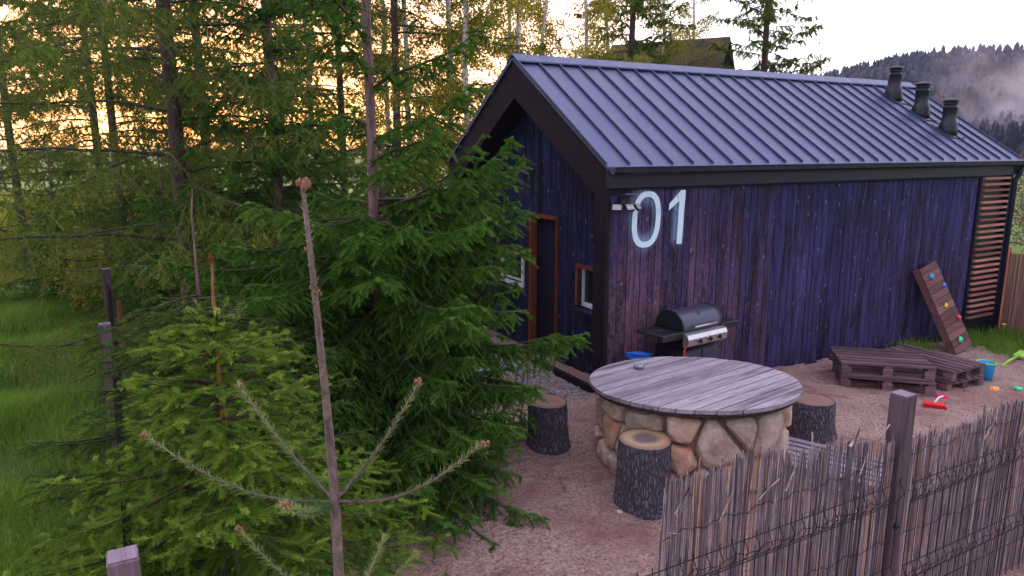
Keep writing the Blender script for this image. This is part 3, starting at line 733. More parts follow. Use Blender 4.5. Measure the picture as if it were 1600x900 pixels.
def place(o, u_, v_, dz, rz, label, tl=0):
    o.scale = (.93, 1, 1.28 if u_ < 4.2 else 1.0); p_ = hf(u_, v_); o.location = (p_.x, p_.y, p_.z+dz); o.rotation_euler = (0, tl, HA+rz); o['label'] = label
PS = .93
place(p0, 3.83, -1.10, .02, radians(-46), 'brown pallet at the bottom of the left hand two high stack')
q = copy_tree(p0); place(q, 3.82, -1.06, .207, radians(-42), 'brown pallet on top of the left hand stack with whitish dust')
q = copy_tree(p0); place(q, 4.70, -1.18, .02, radians(88), 'brown pallet at the bottom of the right hand stack under the blue bowl')
q = copy_tree(p0); place(q, 4.72, -1.17, .165, radians(92), 'brown pallet on top of the right hand stack beside the blue bowl')
# low grey pallet behind the reed fence
q = copy_tree(p0); q.location = (2.98, 6.12, .02); q.rotation_euler = (0, 0, radians(-38)); q.scale = (.85, .8, 1); q['label'] = 'pale grey pallet lying on the sand between the table and the reed fence'
for ch in q.children:
    ch.data = ch.data.copy(); ch.data.materials[0] = M['greyboard']

# ------------------------------------------------------------------ climbing board
A0, A1 = Vector((6.35, -.68, gz(6.4)+.03)), Vector((6.03, -.13, 1.33+gz(6.3)))
ax = (A1-A0).normalized(); LB = (A1-A0).length; sx = Vector((1, 0, 0)); sx = (sx-ax*sx.dot(ax)).normalized(); nz_ = sx.cross(ax).normalized()
if nz_.y < 0: nz_ = -nz_
Mb = Matrix((( sx.x, nz_.x, ax.x, A0.x), (sx.y, nz_.y, ax.y, A0.y), (sx.z, nz_.z, ax.z, A0.z), (0, 0, 0, 1)))
cb = thing('climbing_board', 'brown plank climbing board leaning on the cabin wall with coloured holds', 'climbing board', hf(6.35, -.68), HA)
cb_M = Matrix.Translation(-Vector((6.35, -.68, gz(6.35)))) @ Mb
m = MB(); nB = 13
for i in range(nB): m.box((.25, -.008, (i+.5)*LB/nB), (.50, .022, LB/nB-.007), RND.random(), M=cb_M, bev=.003)
m.build('planks', M['board'], cb)
m = MB()
for x in (.022, .478): m.box((x, .055, LB/2), (.044, .10, LB), .5, M=cb_M, bev=.004)
m.build('side_rail', M['board'], cb)
for (x, z, c_, s_) in ((.19, .87, 'cyan', .075), (.42, .72, 'blue', .055), (.24, .52, 'yellow', .06), (.43, .33, 'pink', .06), (.22, .12, 'green', .075)):
    m = MB(); rr = random.Random(int(z*100)); q = []
    for _ in range(22):
        v_ = Vector((rr.gauss(0, 1), rr.gauss(0, 1), rr.gauss(0, 1))).normalized(); q.append((x+v_.x*s_*.85, -.02-abs(v_.y)*s_*.7, z*LB+v_.z*s_*.8))
    m.hull(q, M=cb_M, smooth=False); h_ = m.build('climbing_hold', M[c_], cb)
    bv = h_.modifiers.new('soft', 'BEVEL'); bv.width = .008; bv.segments = 2
    tag(h_, dict(cyan='large light blue hold at the top', blue='small blue hold below the top one', yellow='yellow hold', pink='red pink hold', green='mint green hold at the bottom')[c_])
    m = MB(); m.lathe([(.010, 0), (.010, .006), (0, .007)], 10, M=cb_M @ Matrix.Translation((x, -.02-s_*.66, z*LB)) @ Matrix.Rotation(pi/2, 4, 'X')); m.build('bolt', M['steel'], h_)

# ------------------------------------------------------------------ toys
def scoop(label, cat, loc, rz, body, hand, name='toy_scoop', s_=1.0):
    t = thing(name, label, cat, loc, rz)
    m = MB(); q = [(-.13, -.05, .05), (-.13, .05, .05), (.10, -.075, .055), (.10, .075, .055), (.13, -.05, .01), (.13, .05, .01), (-.12, -.03, .0), (-.12, .03, .0), (.09, -.045, .0), (.09, .045, .0)]
    m.hull([(a*s_, b_*s_, c_*s_) for a, b_, c_ in q]); m.build('pan', M[body], t)
    m = MB(); m.tube([(0, .04*s_, .05*s_), (.06*s_, .14*s_, .09*s_), (.11*s_, .2*s_, .09*s_)], .011*s_, 8); m.build('shaft', M['white_pvc'], t)
    m = MB(); m.hull([(a*s_, b_*s_, c_*s_) for a, b_, c_ in [(.03, .19, .06), (.18, .19, .06), (.03, .27, .06), (.18, .26, .06), (.05, .2, .10), (.16, .2, .10), (.05, .26, .10), (.16, .25, .10)]]); m.build('grip', M[hand], t)
    return t
scoop('red toy scoop with pink handle lying on the sand', 'toy', hf(3.50, -2.02, gz(3.50)+yard_h(3.50, -2.02)+.004), HA-.9, 'red', 'pink')
t = thing('toy_spade', 'long lime green toy spade lying on the sand near the right edge', 'toy', hf(6.72, -1.30, gz(6.72)+yard_h(6.72, -1.30)+.004), HA+.15)
m = MB(); m.tube([(-.35, 0, .03), (-.1, .0, .05), (.3, .0, .06)], [.012, .017, .017], 8); m.build('shaft', M['lime'], t)
m = MB(); m.hull([(.3, -.08, .05), (.3, .08, .05), (.52, -.06, .09), (.52, .06, .09), (.3, -.06, .02), (.3, .06, .02), (.5, 0, .05)]); m.build('blade', M['lime'], t)
m = MB(); m.box((-.37, 0, .03), (.03, .12, .025), bev=.008); m.build('grip', M['lime'], t)
t = thing('toy_bucket', 'bright blue toy bucket with lime rim behind the right end of the pallets', 'bucket', hf(5.36, -1.62, gz(5.36)+.02), 0)
m = MB(); m.lathe([(0, 0), (.085, 0), (.115, .25), (.118, .26), (.108, .26), (.08, .012), (0, .012)], 24); m.build('body', M['cyan'], t)
m = MB(); m.tube([(.118*cos(a), .118*sin(a), .262) for a in [2*pi*i/24 for i in range(25)]], .008, 6, cap=False); m.build('rim', M['lime'], t)
t = thing('toy_mould', 'tiny orange sand mould lying on the sand in front of the pallets', 'toy', hf(4.99, -1.93, gz(4.99)+yard_h(4.99, -1.93)+.004), .4)
m = MB(); m.lathe([(.07, 0), (.06, .02), (.035, .035), (0, .04)], 7, smooth=False); m.box((.07, 0, .012), (.05, .03, .02), bev=.005); m.build('shell', M['orange'], t)
t = thing('toy_mould', 'tiny green sand mould lying on the sand at the right edge', 'toy', hf(5.25, -2.10, gz(5.25)+yard_h(5.25, -2.10)+.004), 1.4)
m = MB(); m.lathe([(.06, 0), (.055, .02), (.03, .03), (0, .033)], 5, smooth=False); m.box((.06, 0, .012), (.05, .03, .02), bev=.005); m.build('shell', M['green'], t)

# ------------------------------------------------------------------ fences
def fence_post(parent, p, h=1.6, s_=.098, mat='post', name='post', nail=True):
    m = MB(); m.box((p[0], p[1], h/2-.15), (s_, s_, h+.3-.004), RND.random(), bev=.006)
    o = m.build(name, M[mat], parent)
    if mat == 'post':
        m = MB(); m.box((p[0], p[1], h+.001), (s_-.008, s_-.008, .004), RND.random()); m.build('end_grain', M['post_end'], o)
    return o
def wire_panel(m, p, q, top, bottom=.06, fold=(0.98, .55), step=.083, vr=.0026, hr=.0032, off=0.0):
    p, q = Vector(p), Vector(q); L = (q-p).length; t = (q-p)/L; nrm = Vector((t.y, -t.x, 0))
    n = int(L/step)
    def prof():
        pts = []
        pts.append((top+.03, 0)); 
        pts.append((top-.0, 0)); pts.append((top-.055, -.032)); pts.append((top-.11, 0))
        for fz in (top-.60,):
            pts += [(fz+.055, 0), (fz, -.032), (fz-.055, 0)]
        pts.append((bottom, 0)); return pts
    pr = prof()
    for i in range(n+1):
        b_ = p+t*(L*i/n)
        m.tube([(b_.x+nrm.x*(-d), b_.y+nrm.y*(-d), z) for z, d in pr], vr, 5, cap=False)
    for z, d in [(top, 0), (top-.11, 0), (top-.125, 0), (top-.55+.01, 0), (top-.655, 0), (.3, 0)]:
        m.tube([(p.x-nrm.x*d, p.y-nrm.y*d, z), (q.x-nrm.x*d, q.y-nrm.y*d, z)], hr, 5)
U3 = Vector((UU[0], UU[1], 0)); V3 = Vector((VV[0], VV[1], 0))
FP = Vector((2.27, 3.92, 0))
fr = thing('reed_fence', 'weathered reed mat fence with black wire panels in the right foreground', 'fence', (FP.x, FP.y, 0), HA)
fence_post(fr, (0, 0), 1.60, .105)
m = MB(); m.lathe([(.0, .020), (.018, .016), (.024, .004), (.024, 0), (0, 0)], 16, M=Matrix.Translation((-.02, -.0535, .80)) @ Matrix.Rotation(pi/2, 4, 'X')); m.build('carriage_bolt', M['gutter'], fr)
fence_post(fr, (2.55, 0), 1.60, .10)
m = MB(); wire_panel(m, (-2.75, -.075, 0), (-.06, -.075, 0), 1.09); m.build('wire_panel', M['blackmetal'], fr)
m = MB(); wire_panel(m, (.06, -.075, 0), (2.5, -.075, 0), 1.06); m.build('wire_panel', M['blackmetal'], fr)
def reed_mat(u0, u1, topf, name, seed, yy=-.02):
    rng = np.random.default_rng(seed); n = int((u1-u0)/.0036); co = []; fa = []; rn = []
    X = np.sort(rng.uniform(u0, u1, n)); nseg = 5
    for i in range(n):
        top = topf(X[i])+rng.normal(0, .014)-(abs(rng.normal(0, .05)) if rng.random() < .3 else 0)+(rng.uniform(0, .05) if rng.random() < .12 else 0)
        if rng.random() < .02: top -= rng.uniform(.05, .35)
        r_ = rng.uniform(.0016, .0036); y0 = yy+rng.normal(0, .007); lx = rng.normal(0, .010); ly = rng.normal(0, .006); ph = rng.uniform(0, 6)
        c_ = rng.beta(2.2, 2.2)*.85; 
        if rng.random() < .075: c_ = rng.uniform(.88, 1)
        b0 = len(co)
        for k in range(nseg+1):
            z = -.02+(top+.02)*k/nseg; wob = .004*sin(ph+k*1.7)
            xx = X[i]+lx*(k/nseg-.5)+wob; y_ = y0+ly*k/nseg
            if k == nseg and rng.random() < .15: xx += rng.normal(0, .015); y_ += rng.normal(0, .012)
            for a in (0, 2.094, 4.189): co.append((xx+r_*cos(a+ph), y_+r_*sin(a+ph), z)); rn.append(c_)
        for k in range(nseg):
            for a in range(3): fa.append((b0+k*3+a, b0+k*3+(a+1) % 3, b0+(k+1)*3+(a+1) % 3, b0+(k+1)*3+a))
    # stray stems
    for i in range(int((u1-u0)*7)):
        x = rng.uniform(u0, u1); z = topf(x)-rng.uniform(-.03, .3); dx = rng.uniform(-.14, .14); dz = rng.uniform(.03, .16); b0 = len(co); yb = -.05
        for k in range(2):
            for a in (0, 2.094, 4.189): co.append((x+dx*k+.0018*cos(a), yb+rng.normal(0, .006)+.0018*sin(a), z+dz*k)); rn.append(.80)
        for a in range(3): fa.append((b0+a, b0+(a+1) % 3, b0+3+(a+1) % 3, b0+3+a))
    o = np_mesh(name, np.array(co), np.array(fa), M['reed'], fr, np.array(rn)); return o
reed_mat(-1.82, -.065, lambda x: 1.50-.16*min(1, max(0, (x+1.2)/1.1))+.012*sin(x*9), 'reed_mat', 1)
reed_mat(.065, 2.5, lambda x: 1.29+.02*sin(x*7)+.03*min(1, max(0, (x-.3)/.8)), 'reed_mat', 2)
m = MB()
for z in (1.22, .98, .70, .40):
    for (a, b_) in ((-1.82, -.07), (.07, 2.5)):
        P_ = [(a+(b_-a)*i/60, -.036, z+.012*sin(i*.7+z*9)+.008*sin(i*1.9)) for i in range(61)]; m.tube(P_, .0022, 5)
m.build('binding_wire', M['blackmetal'], fr)
# far right reed panel beyond the cabin
ff = thing('reed_screen', 'reddish reed screen with orange end post beside the slatted cabin corner', 'fence', hf(9.05, .10), HA-pi/2-.25)
fence_post(ff, (0, 0), 1.56, .11, 'redpost')
m = MB(); rr = random.Random(8)
for i in range(430): m.tube([(.08+i*.0075, rr.uniform(-.008, .008), -.05), (.08+i*.0075+rr.uniform(-.01, .01), rr.uniform(-.008, .008), 1.46+rr.uniform(-.02, .015))], .0045, 4, rr.random(), cap=False)
m.build('reed_mat', M['reed_far'], ff)
for z in (1.64,):
    m = MB(); m.tube([(.0, .02, z), (3.2, .02, z-.02)], .010, 6); m.build('rail', M['redpost'], ff)
# left wire fence
L0 = Vector((-1.365, 2.26, 0)); dirL = (Vector((-4.775, 8.232, 0))-L0); LL = dirL.length; aL = atan2(dirL.y, dirL.x)
lf = thing('wire_fence', 'black wire mesh fence on three weathered square posts at the left', 'fence', L0, aL)
s_mid = (Vector((-3.341, 5.557, 0))-L0).length
fence_post(lf, (0, 0), 1.60, .10); fence_post(lf, (s_mid, .03), 1.60, .09); fence_post(lf, (LL, 0), 1.60, .09)
fence_post(lf, (LL-.25, -.10), 1.25, .05, 'redpost', 'brace_post')
for (a, b_) in ((.06, s_mid-.06), (s_mid+.06, LL-.06)):
    m = MB(); wire_panel(m, (a, .0, 0), (b_, .0, 0), 1.40, step=.06, vr=.0035, hr=.0045); m.build('wire_panel', M['blackmetal'], lf)

# ------------------------------------------------------------------ foliage engine
def norm(a): return a/np.maximum(np.linalg.norm(a, axis=-1, keepdims=True), 1e-9)
def needles(rng, P0, P1, K, ln, wd, tipw=None, spread=.85, up=.15):
    """needle triangles on shoots P0->P1"""
    n = len(P0); ax = norm(P1-P0); t = (np.arange(K)[None, :]+rng.random((n, K)))/K
    ref = np.where(np.abs(ax[:, 2:3]) > .9, np.array([[1., 0, 0]]), np.array([[0, 0, 1.]])); s1 = norm(np.cross(ax, ref)); s2 = np.cross(s1, ax)
    ph = rng.uniform(0, 2*pi, (n, K)); 
    rad = s1[:, None]*np.cos(ph)[..., None]+s2[:, None]*(np.sin(ph)*.75+up)[..., None]
    d = norm(ax[:, None]*(1-spread*.55)+rad*spread)
    p = P0[:, None]+(P1-P0)[:, None]*t[..., None]
    L = ln*rng.uniform(.75, 1.15, (n, K, 1))*(1-.30*t[..., None]**4)
    side = norm(np.cross(d, rad+1e-3))*wd*.5
    a = p-side; b_ = p+side; c_ = p+d*L
    co = np.stack([a, b_, c_], 2).reshape(-1, 3)
    if tipw is None: rn = np.zeros(len(co))
    else: rn = np.repeat(tipw[:, None]*np.ones((n, K)), 3, axis=1).reshape(n, K, 3)*np.array([.6, .6, 1.]); rn = rn.reshape(-1)
    return co, rn
def stems(P0, P1, r0, r1):
    n = len(P0); ax = norm(P1-P0); ref = np.where(np.abs(ax[:, 2:3]) > .9, np.array([[1., 0, 0]]), np.array([[0, 0, 1.]])); s1 = norm(np.cross(ax, ref)); s2 = np.cross(s1, ax)
    r0 = np.broadcast_to(r0, (n,))[:, None]; r1 = np.broadcast_to(r1, (n,))[:, None]; vs = []
    for P, r in ((P0, r0), (P1, r1)):
        for a in (0, 2.0944, 4.1888): vs.append(P+(s1*cos(a)+s2*sin(a))*r)
    co = np.stack(vs, 1).reshape(-1, 3); b_ = (np.arange(n)*6)[:, None]
    fa = np.concatenate([b_+np.array([[j, (j+1) % 3, 3+(j+1) % 3, 3+j]]) for j in range(3)]); return co, fa

def conifer_skeleton(rng, z0, z1, rad, dz, nb, e0, droop, lat=.5, latstep=.1, hang=.5, sag=0.0, lean=(0, 0), latseg=.09, azf=None, extra=(), maxlat=.55, tert=.42, ter_min=.04):
    """returns limb polylines [(pts, r0)], shoots P0,P1,tip weight"""
    limbs = []; A = []; B = []; Tw = []
    z = z0
    ex = list(extra)
    while z < z1 or ex:
        k_n = nb if not callable(nb) else nb(z)
        k_n = int(k_n+rng.random()) if z < z1 else 1
        for i in range(k_n):
            az = rng.uniform(0, 2*pi); L = rad(z, az)*rng.uniform(.78, 1.12); sp = None
            if z >= z1: sp = ex.pop(0); az, L = sp[1], sp[2]
            if sp is None and azf is not None and rng.random() > azf(az, z): continue
            if L < .08: continue
            zz = z+rng.uniform(-.5, .5)*dz if sp is None else sp[0]; ns = max(3, int(L/.09)); st = L/ns
            el = e0(z)+rng.normal(0, .09) if sp is None else sp[3]; p = np.array([lean[0]*zz, lean[1]*zz, zz]); pts = [p]; h = np.array([cos(az), sin(az), 0])
            azw = az
            for j in range(ns):
                t = j/ns; e_ = el-droop*sin(min(1, t*1.35)*pi)*.9+droop*.9*max(0, t-.6)-sag*t
                azw += rng.normal(0, .035); h = np.array([cos(azw), sin(azw), 0]); p = p+(h*cos(e_)+np.array([0, 0, sin(e_)]))*st; pts.append(p)
            pts = np.array(pts); limbs.append((pts, .006+.010*L))
            # main axis shoots (outer part)
            s0 = max(0, int(ns*.25)); A.append(pts[s0:-1]); B.append(pts[s0+1:]); Tw.append(np.clip(np.linspace(-.5, .9, ns-s0), 0, 1))
            # laterals
            nl = int(L*.92/latstep)
            if nl < 1: continue
            tt = np.repeat(np.linspace(.10, .97, nl), 2)+rng.uniform(-.5, .5, 2*nl)*latstep/L; tt = np.clip(tt, .05, .985)
            f = tt*ns; i0 = np.minimum(f.astype(int), ns-1); S = pts[i0]+(pts[i0+1]-pts[i0])*(f-i0)[:, None]; ax = norm(pts[i0+1]-pts[i0])
            sg = np.tile([-1., 1.], nl); side = norm(np.cross(ax, np.array([[0, 0, 1.]])))*sg[:, None]
            ll = np.minimum(lat*(1-tt)*L+.10, maxlat)*rng.uniform(.55, 1.15, 2*nl)*np.clip(tt*3, .35, 1)
            D = norm(ax*.62+side*.78+np.array([0, 0, -.1-hang*.25])+rng.normal(0, .12, (2*nl, 3)))
            P = S.copy(); m_ = max(2, int(round(maxlat/latseg*.6))); prev = P
            for j in range(m_):
                D2 = norm(D+np.array([0, 0, -hang*(j+.5)/m_])); N_ = P+D2*(ll/m_)[:, None]
                ok = ll/m_ > .012
                A.append(P[ok]); B.append(N_[ok]); w_ = np.full(ok.sum(), .15 if j < m_-1 else .7); Tw.append(w_)
                # tertiary
                if j < m_-0:
                    for s2 in (-1, 1):
                        sd2 = norm(np.cross(D2, np.array([[0, 0, 1.]])))*s2; tl = (ll*tert*(1-j/(m_+.5))+ter_min)*rng.uniform(.7, 1.2, len(ll)); ok = (ll > .10)
                        Dt = norm(D2*.65+sd2*.62+np.array([0, 0, -hang*.45])+rng.normal(0, .15, D2.shape)); Pm = P+(N_-P)*rng.random((len(ll), 1))
                        A.append(Pm[ok]); B.append((Pm+Dt*tl[:, None])[ok]); Tw.append(rng.uniform(.1, .8, ok.sum()))
                P = N_
        z += dz*rng.uniform(.8, 1.2)
    return limbs, np.concatenate(A), np.concatenate(B), np.concatenate(Tw)

def trunk_mesh(name, pts, rad, mat, parent, n=14):
    m = MB(); m.tube(pts, rad, n); return m.build(name, mat, parent)
def crown_mesh(rng, name, parent, limbs, A, B, Tw, K, ln, wd, nmat, bmat, spread=.85, up=.15, stem_r=.0016, core=.006):
    L = np.linalg.norm(B-A, axis=1); kk = np.clip(np.round(L/.08*K), 4, K*2).astype(int)
    Tw = np.clip(Tw*.55+rng.random(len(Tw))**1.6*.55, 0, 1)
    cos_, rns = [], []
    for kv in np.unique(kk):
        s_ = kk == kv; c_, r_ = needles(rng, A[s_], B[s_], int(kv), ln, wd, Tw[s_], spread, up); cos_.append(c_); rns.append(r_)
    nc = np.concatenate(cos_); nr = np.concatenate(rns); nt = len(nc)//3
    f1 = np.arange(nt*3).reshape(nt, 3)
    gc, gf = stems(A, B+(B-A)*.12, core, core*.45); gr = np.repeat(Tw, 6)*np.tile([.35, .35, .35, 1, 1, 1], len(A)); gf = gf+len(nc); nc0 = len(nc); nc = np.concatenate([nc, gc]); nr = np.concatenate([nr, gr])
    sc, sf = stems(A, B, stem_r, stem_r*.6); sf = sf+len(nc)
    la, lb, r0, r1 = [], [], [], []
    for pts, r in limbs:
        n = len(pts)-1; la.append(pts[:-1]); lb.append(pts[1:]); tt = np.arange(n+1)/n; rr = r*(1-tt)+.0015; r0.append(rr[:-1]); r1.append(rr[1:])
    lc, lf_ = stems(np.concatenate(la), np.concatenate(lb), np.concatenate(r0), np.concatenate(r1)); lf_ = lf_+len(nc)+len(sc)
    co = np.concatenate([nc, sc, lc]); rn = np.concatenate([nr, np.zeros(len(sc)+len(lc))])
    mi = np.concatenate([np.zeros(nt+len(gf)), np.ones(len(sf)+len(lf_))])
    o = np_mesh(name, co, [f1, np.concatenate([gf, sf, lf_])], None, parent, rn, [nmat, M['limb']], mi)
    return o
def wobble(h, r0, r1, n, rng, amp=.03, lean=(0, 0)):
    pts = []; rad = []
    for i in range(n+1):
        t = i/n; pts.append((lean[0]*h*t+amp*rng.normal()*t*.5, lean[1]*h*t+amp*rng.normal()*t*.5, h*t-(.1 if i == 0 else 0))); rad.append(r0+(r1-r0)*t)
    return pts, rad

def spruce(name_label, loc, rz, seed, H, z0, zd, rad, dz, nb, e0, droop, K, ln, wd, nm, bm, tr, **kw):
    rng = np.random.default_rng(seed)
    t = thing('spruce_tree', name_label, 'tree', loc, rz)
    pts, rd = wobble(H, tr[0], tr[1], 14, rng, kw.pop('amp', .02), kw.get('lean', (0, 0)))
    ck = dict(spread=kw.pop('spread', .85), up=kw.pop('up', .15), stem_r=kw.pop('stem_r', .0016), core=kw.pop('core', .006))
    trunk_mesh('trunk', pts, rd, bm, t)
    lead = kw.pop('leader', None)
    sk = conifer_skeleton(rng, z0, zd, rad, dz, nb, e0, droop, **kw)
    if lead:
        zz = np.linspace(lead[0], lead[1], 9); k_ = (zz/H*14); P_ = np.array(pts); ii = np.minimum(k_.astype(int), 13); Q_ = P_[ii]+(P_[ii+1]-P_[ii])*(k_-ii)[:, None]
        sk = (sk[0], np.concatenate([sk[1], Q_[:-1]]), np.concatenate([sk[2], Q_[1:]]), np.concatenate([sk[3], np.full(8, .9)]))
    crown_mesh(rng, 'crown', t, *sk, K, ln, wd, nm, bm, **ck)
    return t

# ---- big dense spruce in the middle (tree B)
def radB(z, az):
    if z < 3.15: r = 1.75-.12*max(0, z-.5)
    else: r = 1.45-.12*(z-3.15)
    if 2.5 < z < 3.3: r *= .62+.30*max(0, cos(az))
    elif 1.35 < z: r *= 1-.22*max(0, cos(az))
    elif -.55 < az-(2*pi if az > pi else 0) < 1.2: r *= .82
    elif z < .8: r *= 1.06
    r *= 1+.10*sin(az*3+z*2)
    return r
spruce('tall dark green spruce with dense drooping boughs hiding the cabin gable', (-1.23, 6.35, 0), 0, 21, 9.5, .12, 6.8, radB, .135, lambda z: 10 if z < 2.3 else (4 if z < 2.65 else .75), lambda z: .05+.16*max(0, z-1.3) if z < 2.65 else .55, .34,
       56, .025, .0054, M['spruce'], M['tbark'], (.052, .024), hang=.6, lat=.36, latstep=.105, core=.006, ter_min=.088, tert=.12, spread=1.0, maxlat=.45,
       extra=[(1.25, -.25, 1.95, .20), (1.3, -.12, 1.7, .18), (1.1, -.4, 1.6, .1), (1.2, -.32, 1.9, .22), (.6, -.65, 1.7, 0), (.45, -.7, 1.9, -.05), (.3, -.75, 1.9, -.05), (.7, -.8, 1.8, .0), (.5, -1.0, 1.8, .0), (.3, -.9, 1.9, 0),
              (2.05, -.15, 1.62, .70), (2.0, .15, 1.55, .78), (2.2, -.1, 1.55, .74), (2.3, .1, 1.3, .80), (2.4, -.2, 1.25, .55), (1.9, .0, 1.5, .5), (1.75, -.25, 1.5, .4)])
# ---- young yellow-green spruce (D)
spruce('young yellow green spruce with a bright upright leader tip in the left foreground', (-1.33, 3.10, 0), 0, 33, 2.50, .45, 2.28, lambda z, az: max(.07, min(1.0, .86*(2.44-z)/1.25)), .085, 6, lambda z: .12+.22*max(0, z-1.2), .25,
       60, .020, .0042, M['spruce_young'], M['tbark_orange'], (.040, .0045), hang=.22, lat=.42, latstep=.085, maxlat=.30, up=.35, amp=.006, core=.003, ter_min=.07, tert=.12, spread=1.0, latseg=.11, leader=(2.12, 2.5), extra=[(2.20, a_, .17, .85) for a_ in (.3, 1.5, 2.8, 4.0, 5.2)]+[(2.05, a_, .26, .55) for a_ in (0, 1.1, 2.2, 3.3, 4.4, 5.5)]+[(1.9, a_, .36, .45) for a_ in (.5, 1.6, 2.7, 3.8, 4.9, 6)])
# ---- grey-green spruce mid left (F)
spruce('grey green young spruce between the wire fence and the tall spruce', (-2.25, 5.0, 0), 1.1, 41, 2.72, .2, 2.0, lambda z, az: max(.08, min(1.15, 1.15*(2.35-z)/1.2)), .10, 6, lambda z: .12, .3,
       36, .019, .0036, M['spruce_grey'], M['tbark'], (.030, .004), hang=.35, lat=.42, latstep=.10, maxlat=.4, core=.003, ter_min=.07, tert=.14, spread=1.0, leader=(2.2, 2.7))
# ---- spruce behind (G)
spruce('dense mid green spruce standing behind the tall one at its left', (-2.75, 8.4, 0), .4, 52, 7.2, .2, 6.2, lambda z, az: max(.2, 1.7*(7.0-z)/6.0), .20, 6, lambda z: .1+.05*z, .3,
       24, .026, .0055, M['spruce'], M['tbark'], (.10, .02), hang=.7, lat=.42, latstep=.12, core=.005, ter_min=.09, tert=.15, spread=1.0, maxlat=.45)

gS = [o for o in bpy.data.objects if o.get('label', '').startswith('dense mid green spruce')][0]
for x, y, a, s_, lab in [(-4.7, 9.6, .5, .42, 'low young spruce under the left larch, nearest the fence end'), (-6.1, 11.4, 2.0, .42, 'low young spruce behind the left larch trunk'),
                         (-3.5, 11.6, 3.3, .50, 'young spruce in the gap behind the tall spruce trunk'), (-8.3, 12.9, 4.4, .40, 'small spruce beside the gravel path'), (-1.9, 10.6, 5.2, .44, 'young spruce close behind the tall spruce, beside the cabin eave')]:
    c_ = copy_tree(gS); c_.location = (x, y, 0); c_.rotation_euler = (0, 0, a); c_.scale = (s_*1.25, s_*1.25, s_); c_['label'] = lab; c_['group'] = 'young spruces under the larches'
# ---- near leader (E)
def leader_tree():
    rng = np.random.default_rng(9)
    t = thing('bare_tipped_spruce', 'young conifer with a long bare leader and one whorl of sparse branches close up', 'tree', (-.405, 1.50, 0))
    tp = [(.0, 0, 0), (.0, 0, 1.2), (.0, 0, 2.0), (.0, 0, 2.23), (-.008, 0, 2.45), (-.018, 0, 2.65), (-.026, .0, 2.80), (-.033, .0, 2.92)]
    trunk_mesh('trunk', tp, [.026, .017, .0125, .0110, .0088, .0070, .0056, .0046], M['tbark_pink'], t)
    # whorl branches: (end offset, droop mid)
    def path(a, b_, sag, n=14):
        a, b_ = np.array(a), np.array(b_); tt = np.linspace(0, 1, n)[:, None]; p = a+(b_-a)*tt; p[:, 2] -= sag*np.sin(tt[:, 0]*pi); return p
    W0 = (0, 0, 2.205)
    br = [path(W0, (-.475, .10, 2.325), .055), path(W0, (.340, -.02, 2.355), .05), path(W0, (.185, .12, 2.45), .02), path(W0, (-.29, .22, 2.41), .015), path(W0, (-.05, -.20, 2.30), .02), path((0, 0, 1.93), (-.27, .10, 2.08), .03), path((0, 0, 1.92), (.16, .16, 1.98), .03), path((0, 0, 1.9), (.06, .25, 1.97), .02)]
    la, lb, r0, r1 = [], [], [], []; A, B, Tw = [], [], []
    for k, p in enumerate(br):
        n = len(p)-1; la.append(p[:-1]); lb.append(p[1:]); rr = np.linspace(.0052, .0026, n+1); r0.append(rr[:-1]); r1.append(rr[1:])
        A.append(p[1:-1]); B.append(p[2:]); Tw.append(np.linspace(0, .9, n-1))
    # low crown below the frame
    sk = conifer_skeleton(rng, .5, 1.9, lambda z, az: .35+.35*(1.9-z), .2, 5, lambda z: .15, .2, hang=.3, latstep=.09, maxlat=.3)
    limbs = sk[0]+[(p, .0052) for p in br]
    A1, B1, T1 = np.concatenate(A), np.concatenate(B), np.concatenate(Tw)
    c1, n1 = needles(rng, A1, B1, 26, .023, .0036, T1, .9, .25)
    c2, n2 = needles(rng, sk[1], sk[2], 22, .018, .0022, sk[3], .85, .2)
    # sparse needles and spines along the leader
    TP = np.array(tp[3:]); c3, n3 = needles(rng, TP[:-1], TP[1:], 40, .025, .0034, np.full(len(TP)-1, .9), .8, 0)
    nc = np.concatenate([c1, c2, c3]); nr = np.concatenate([n1, n2, n3])
    la = np.concatenate([l_[0][:-1] for l_ in limbs]); lb = np.concatenate([l_[0][1:] for l_ in limbs])
    ra = np.concatenate([np.linspace(l_[1], .003, len(l_[0]))[:-1] for l_ in limbs]); rb = np.concatenate([np.linspace(l_[1], .003, len(l_[0]))[1:] for l_ in limbs])
    sc, sf = stems(np.concatenate([la, sk[1]]), np.concatenate([lb, sk[2]]), np.concatenate([ra, np.full(len(sk[1]), .0016)]), np.concatenate([rb, np.full(len(sk[1]), .001)]))
    nt = len(nc)//3
    np_mesh('branches', np.concatenate([nc, sc]), [np.arange(nt*3).reshape(nt, 3), sf+len(nc)], None, t, np.concatenate([nr, np.zeros(len(sc))]), [M['fir'], M['tbark_pink']], np.concatenate([np.zeros(nt), np.ones(len(sf))]))
    # buds
    rr = random.Random(3)
    def bud(c_, s_, n=1, up=Vector((0, 0, 1))):
        m = MB()
        for _ in range(n):
            o_ = Vector((rr.gauss(0, 1), rr.gauss(0, 1), rr.gauss(0, .5)))*s_*(.6 if n > 1 else 0); q = []
            for _k in range(16):
                v_ = Vector((rr.gauss(0, 1), rr.gauss(0, 1), rr.gauss(0, 1))).normalized(); q.append(Vector(c_)+o_+Vector((v_.x*s_*.55, v_.y*s_*.55, v_.z*s_)))
            m.hull(q, rr.random())
        m.build('bud', M['bud'], t)
    bud((-.033, 0, 2.925), .011, 9)
    for p in br[:6]: bud(p[-1], .008, 5)
    for i in range(16):
        z = rr.uniform(2.27, 2.85); a = rr.uniform(0, 2*pi); k = (z-2.23)/.7; bud((-.03*k+.012*cos(a), .012*sin(a), z), .0055, rr.choice((1, 1, 3)))
leader_tree()
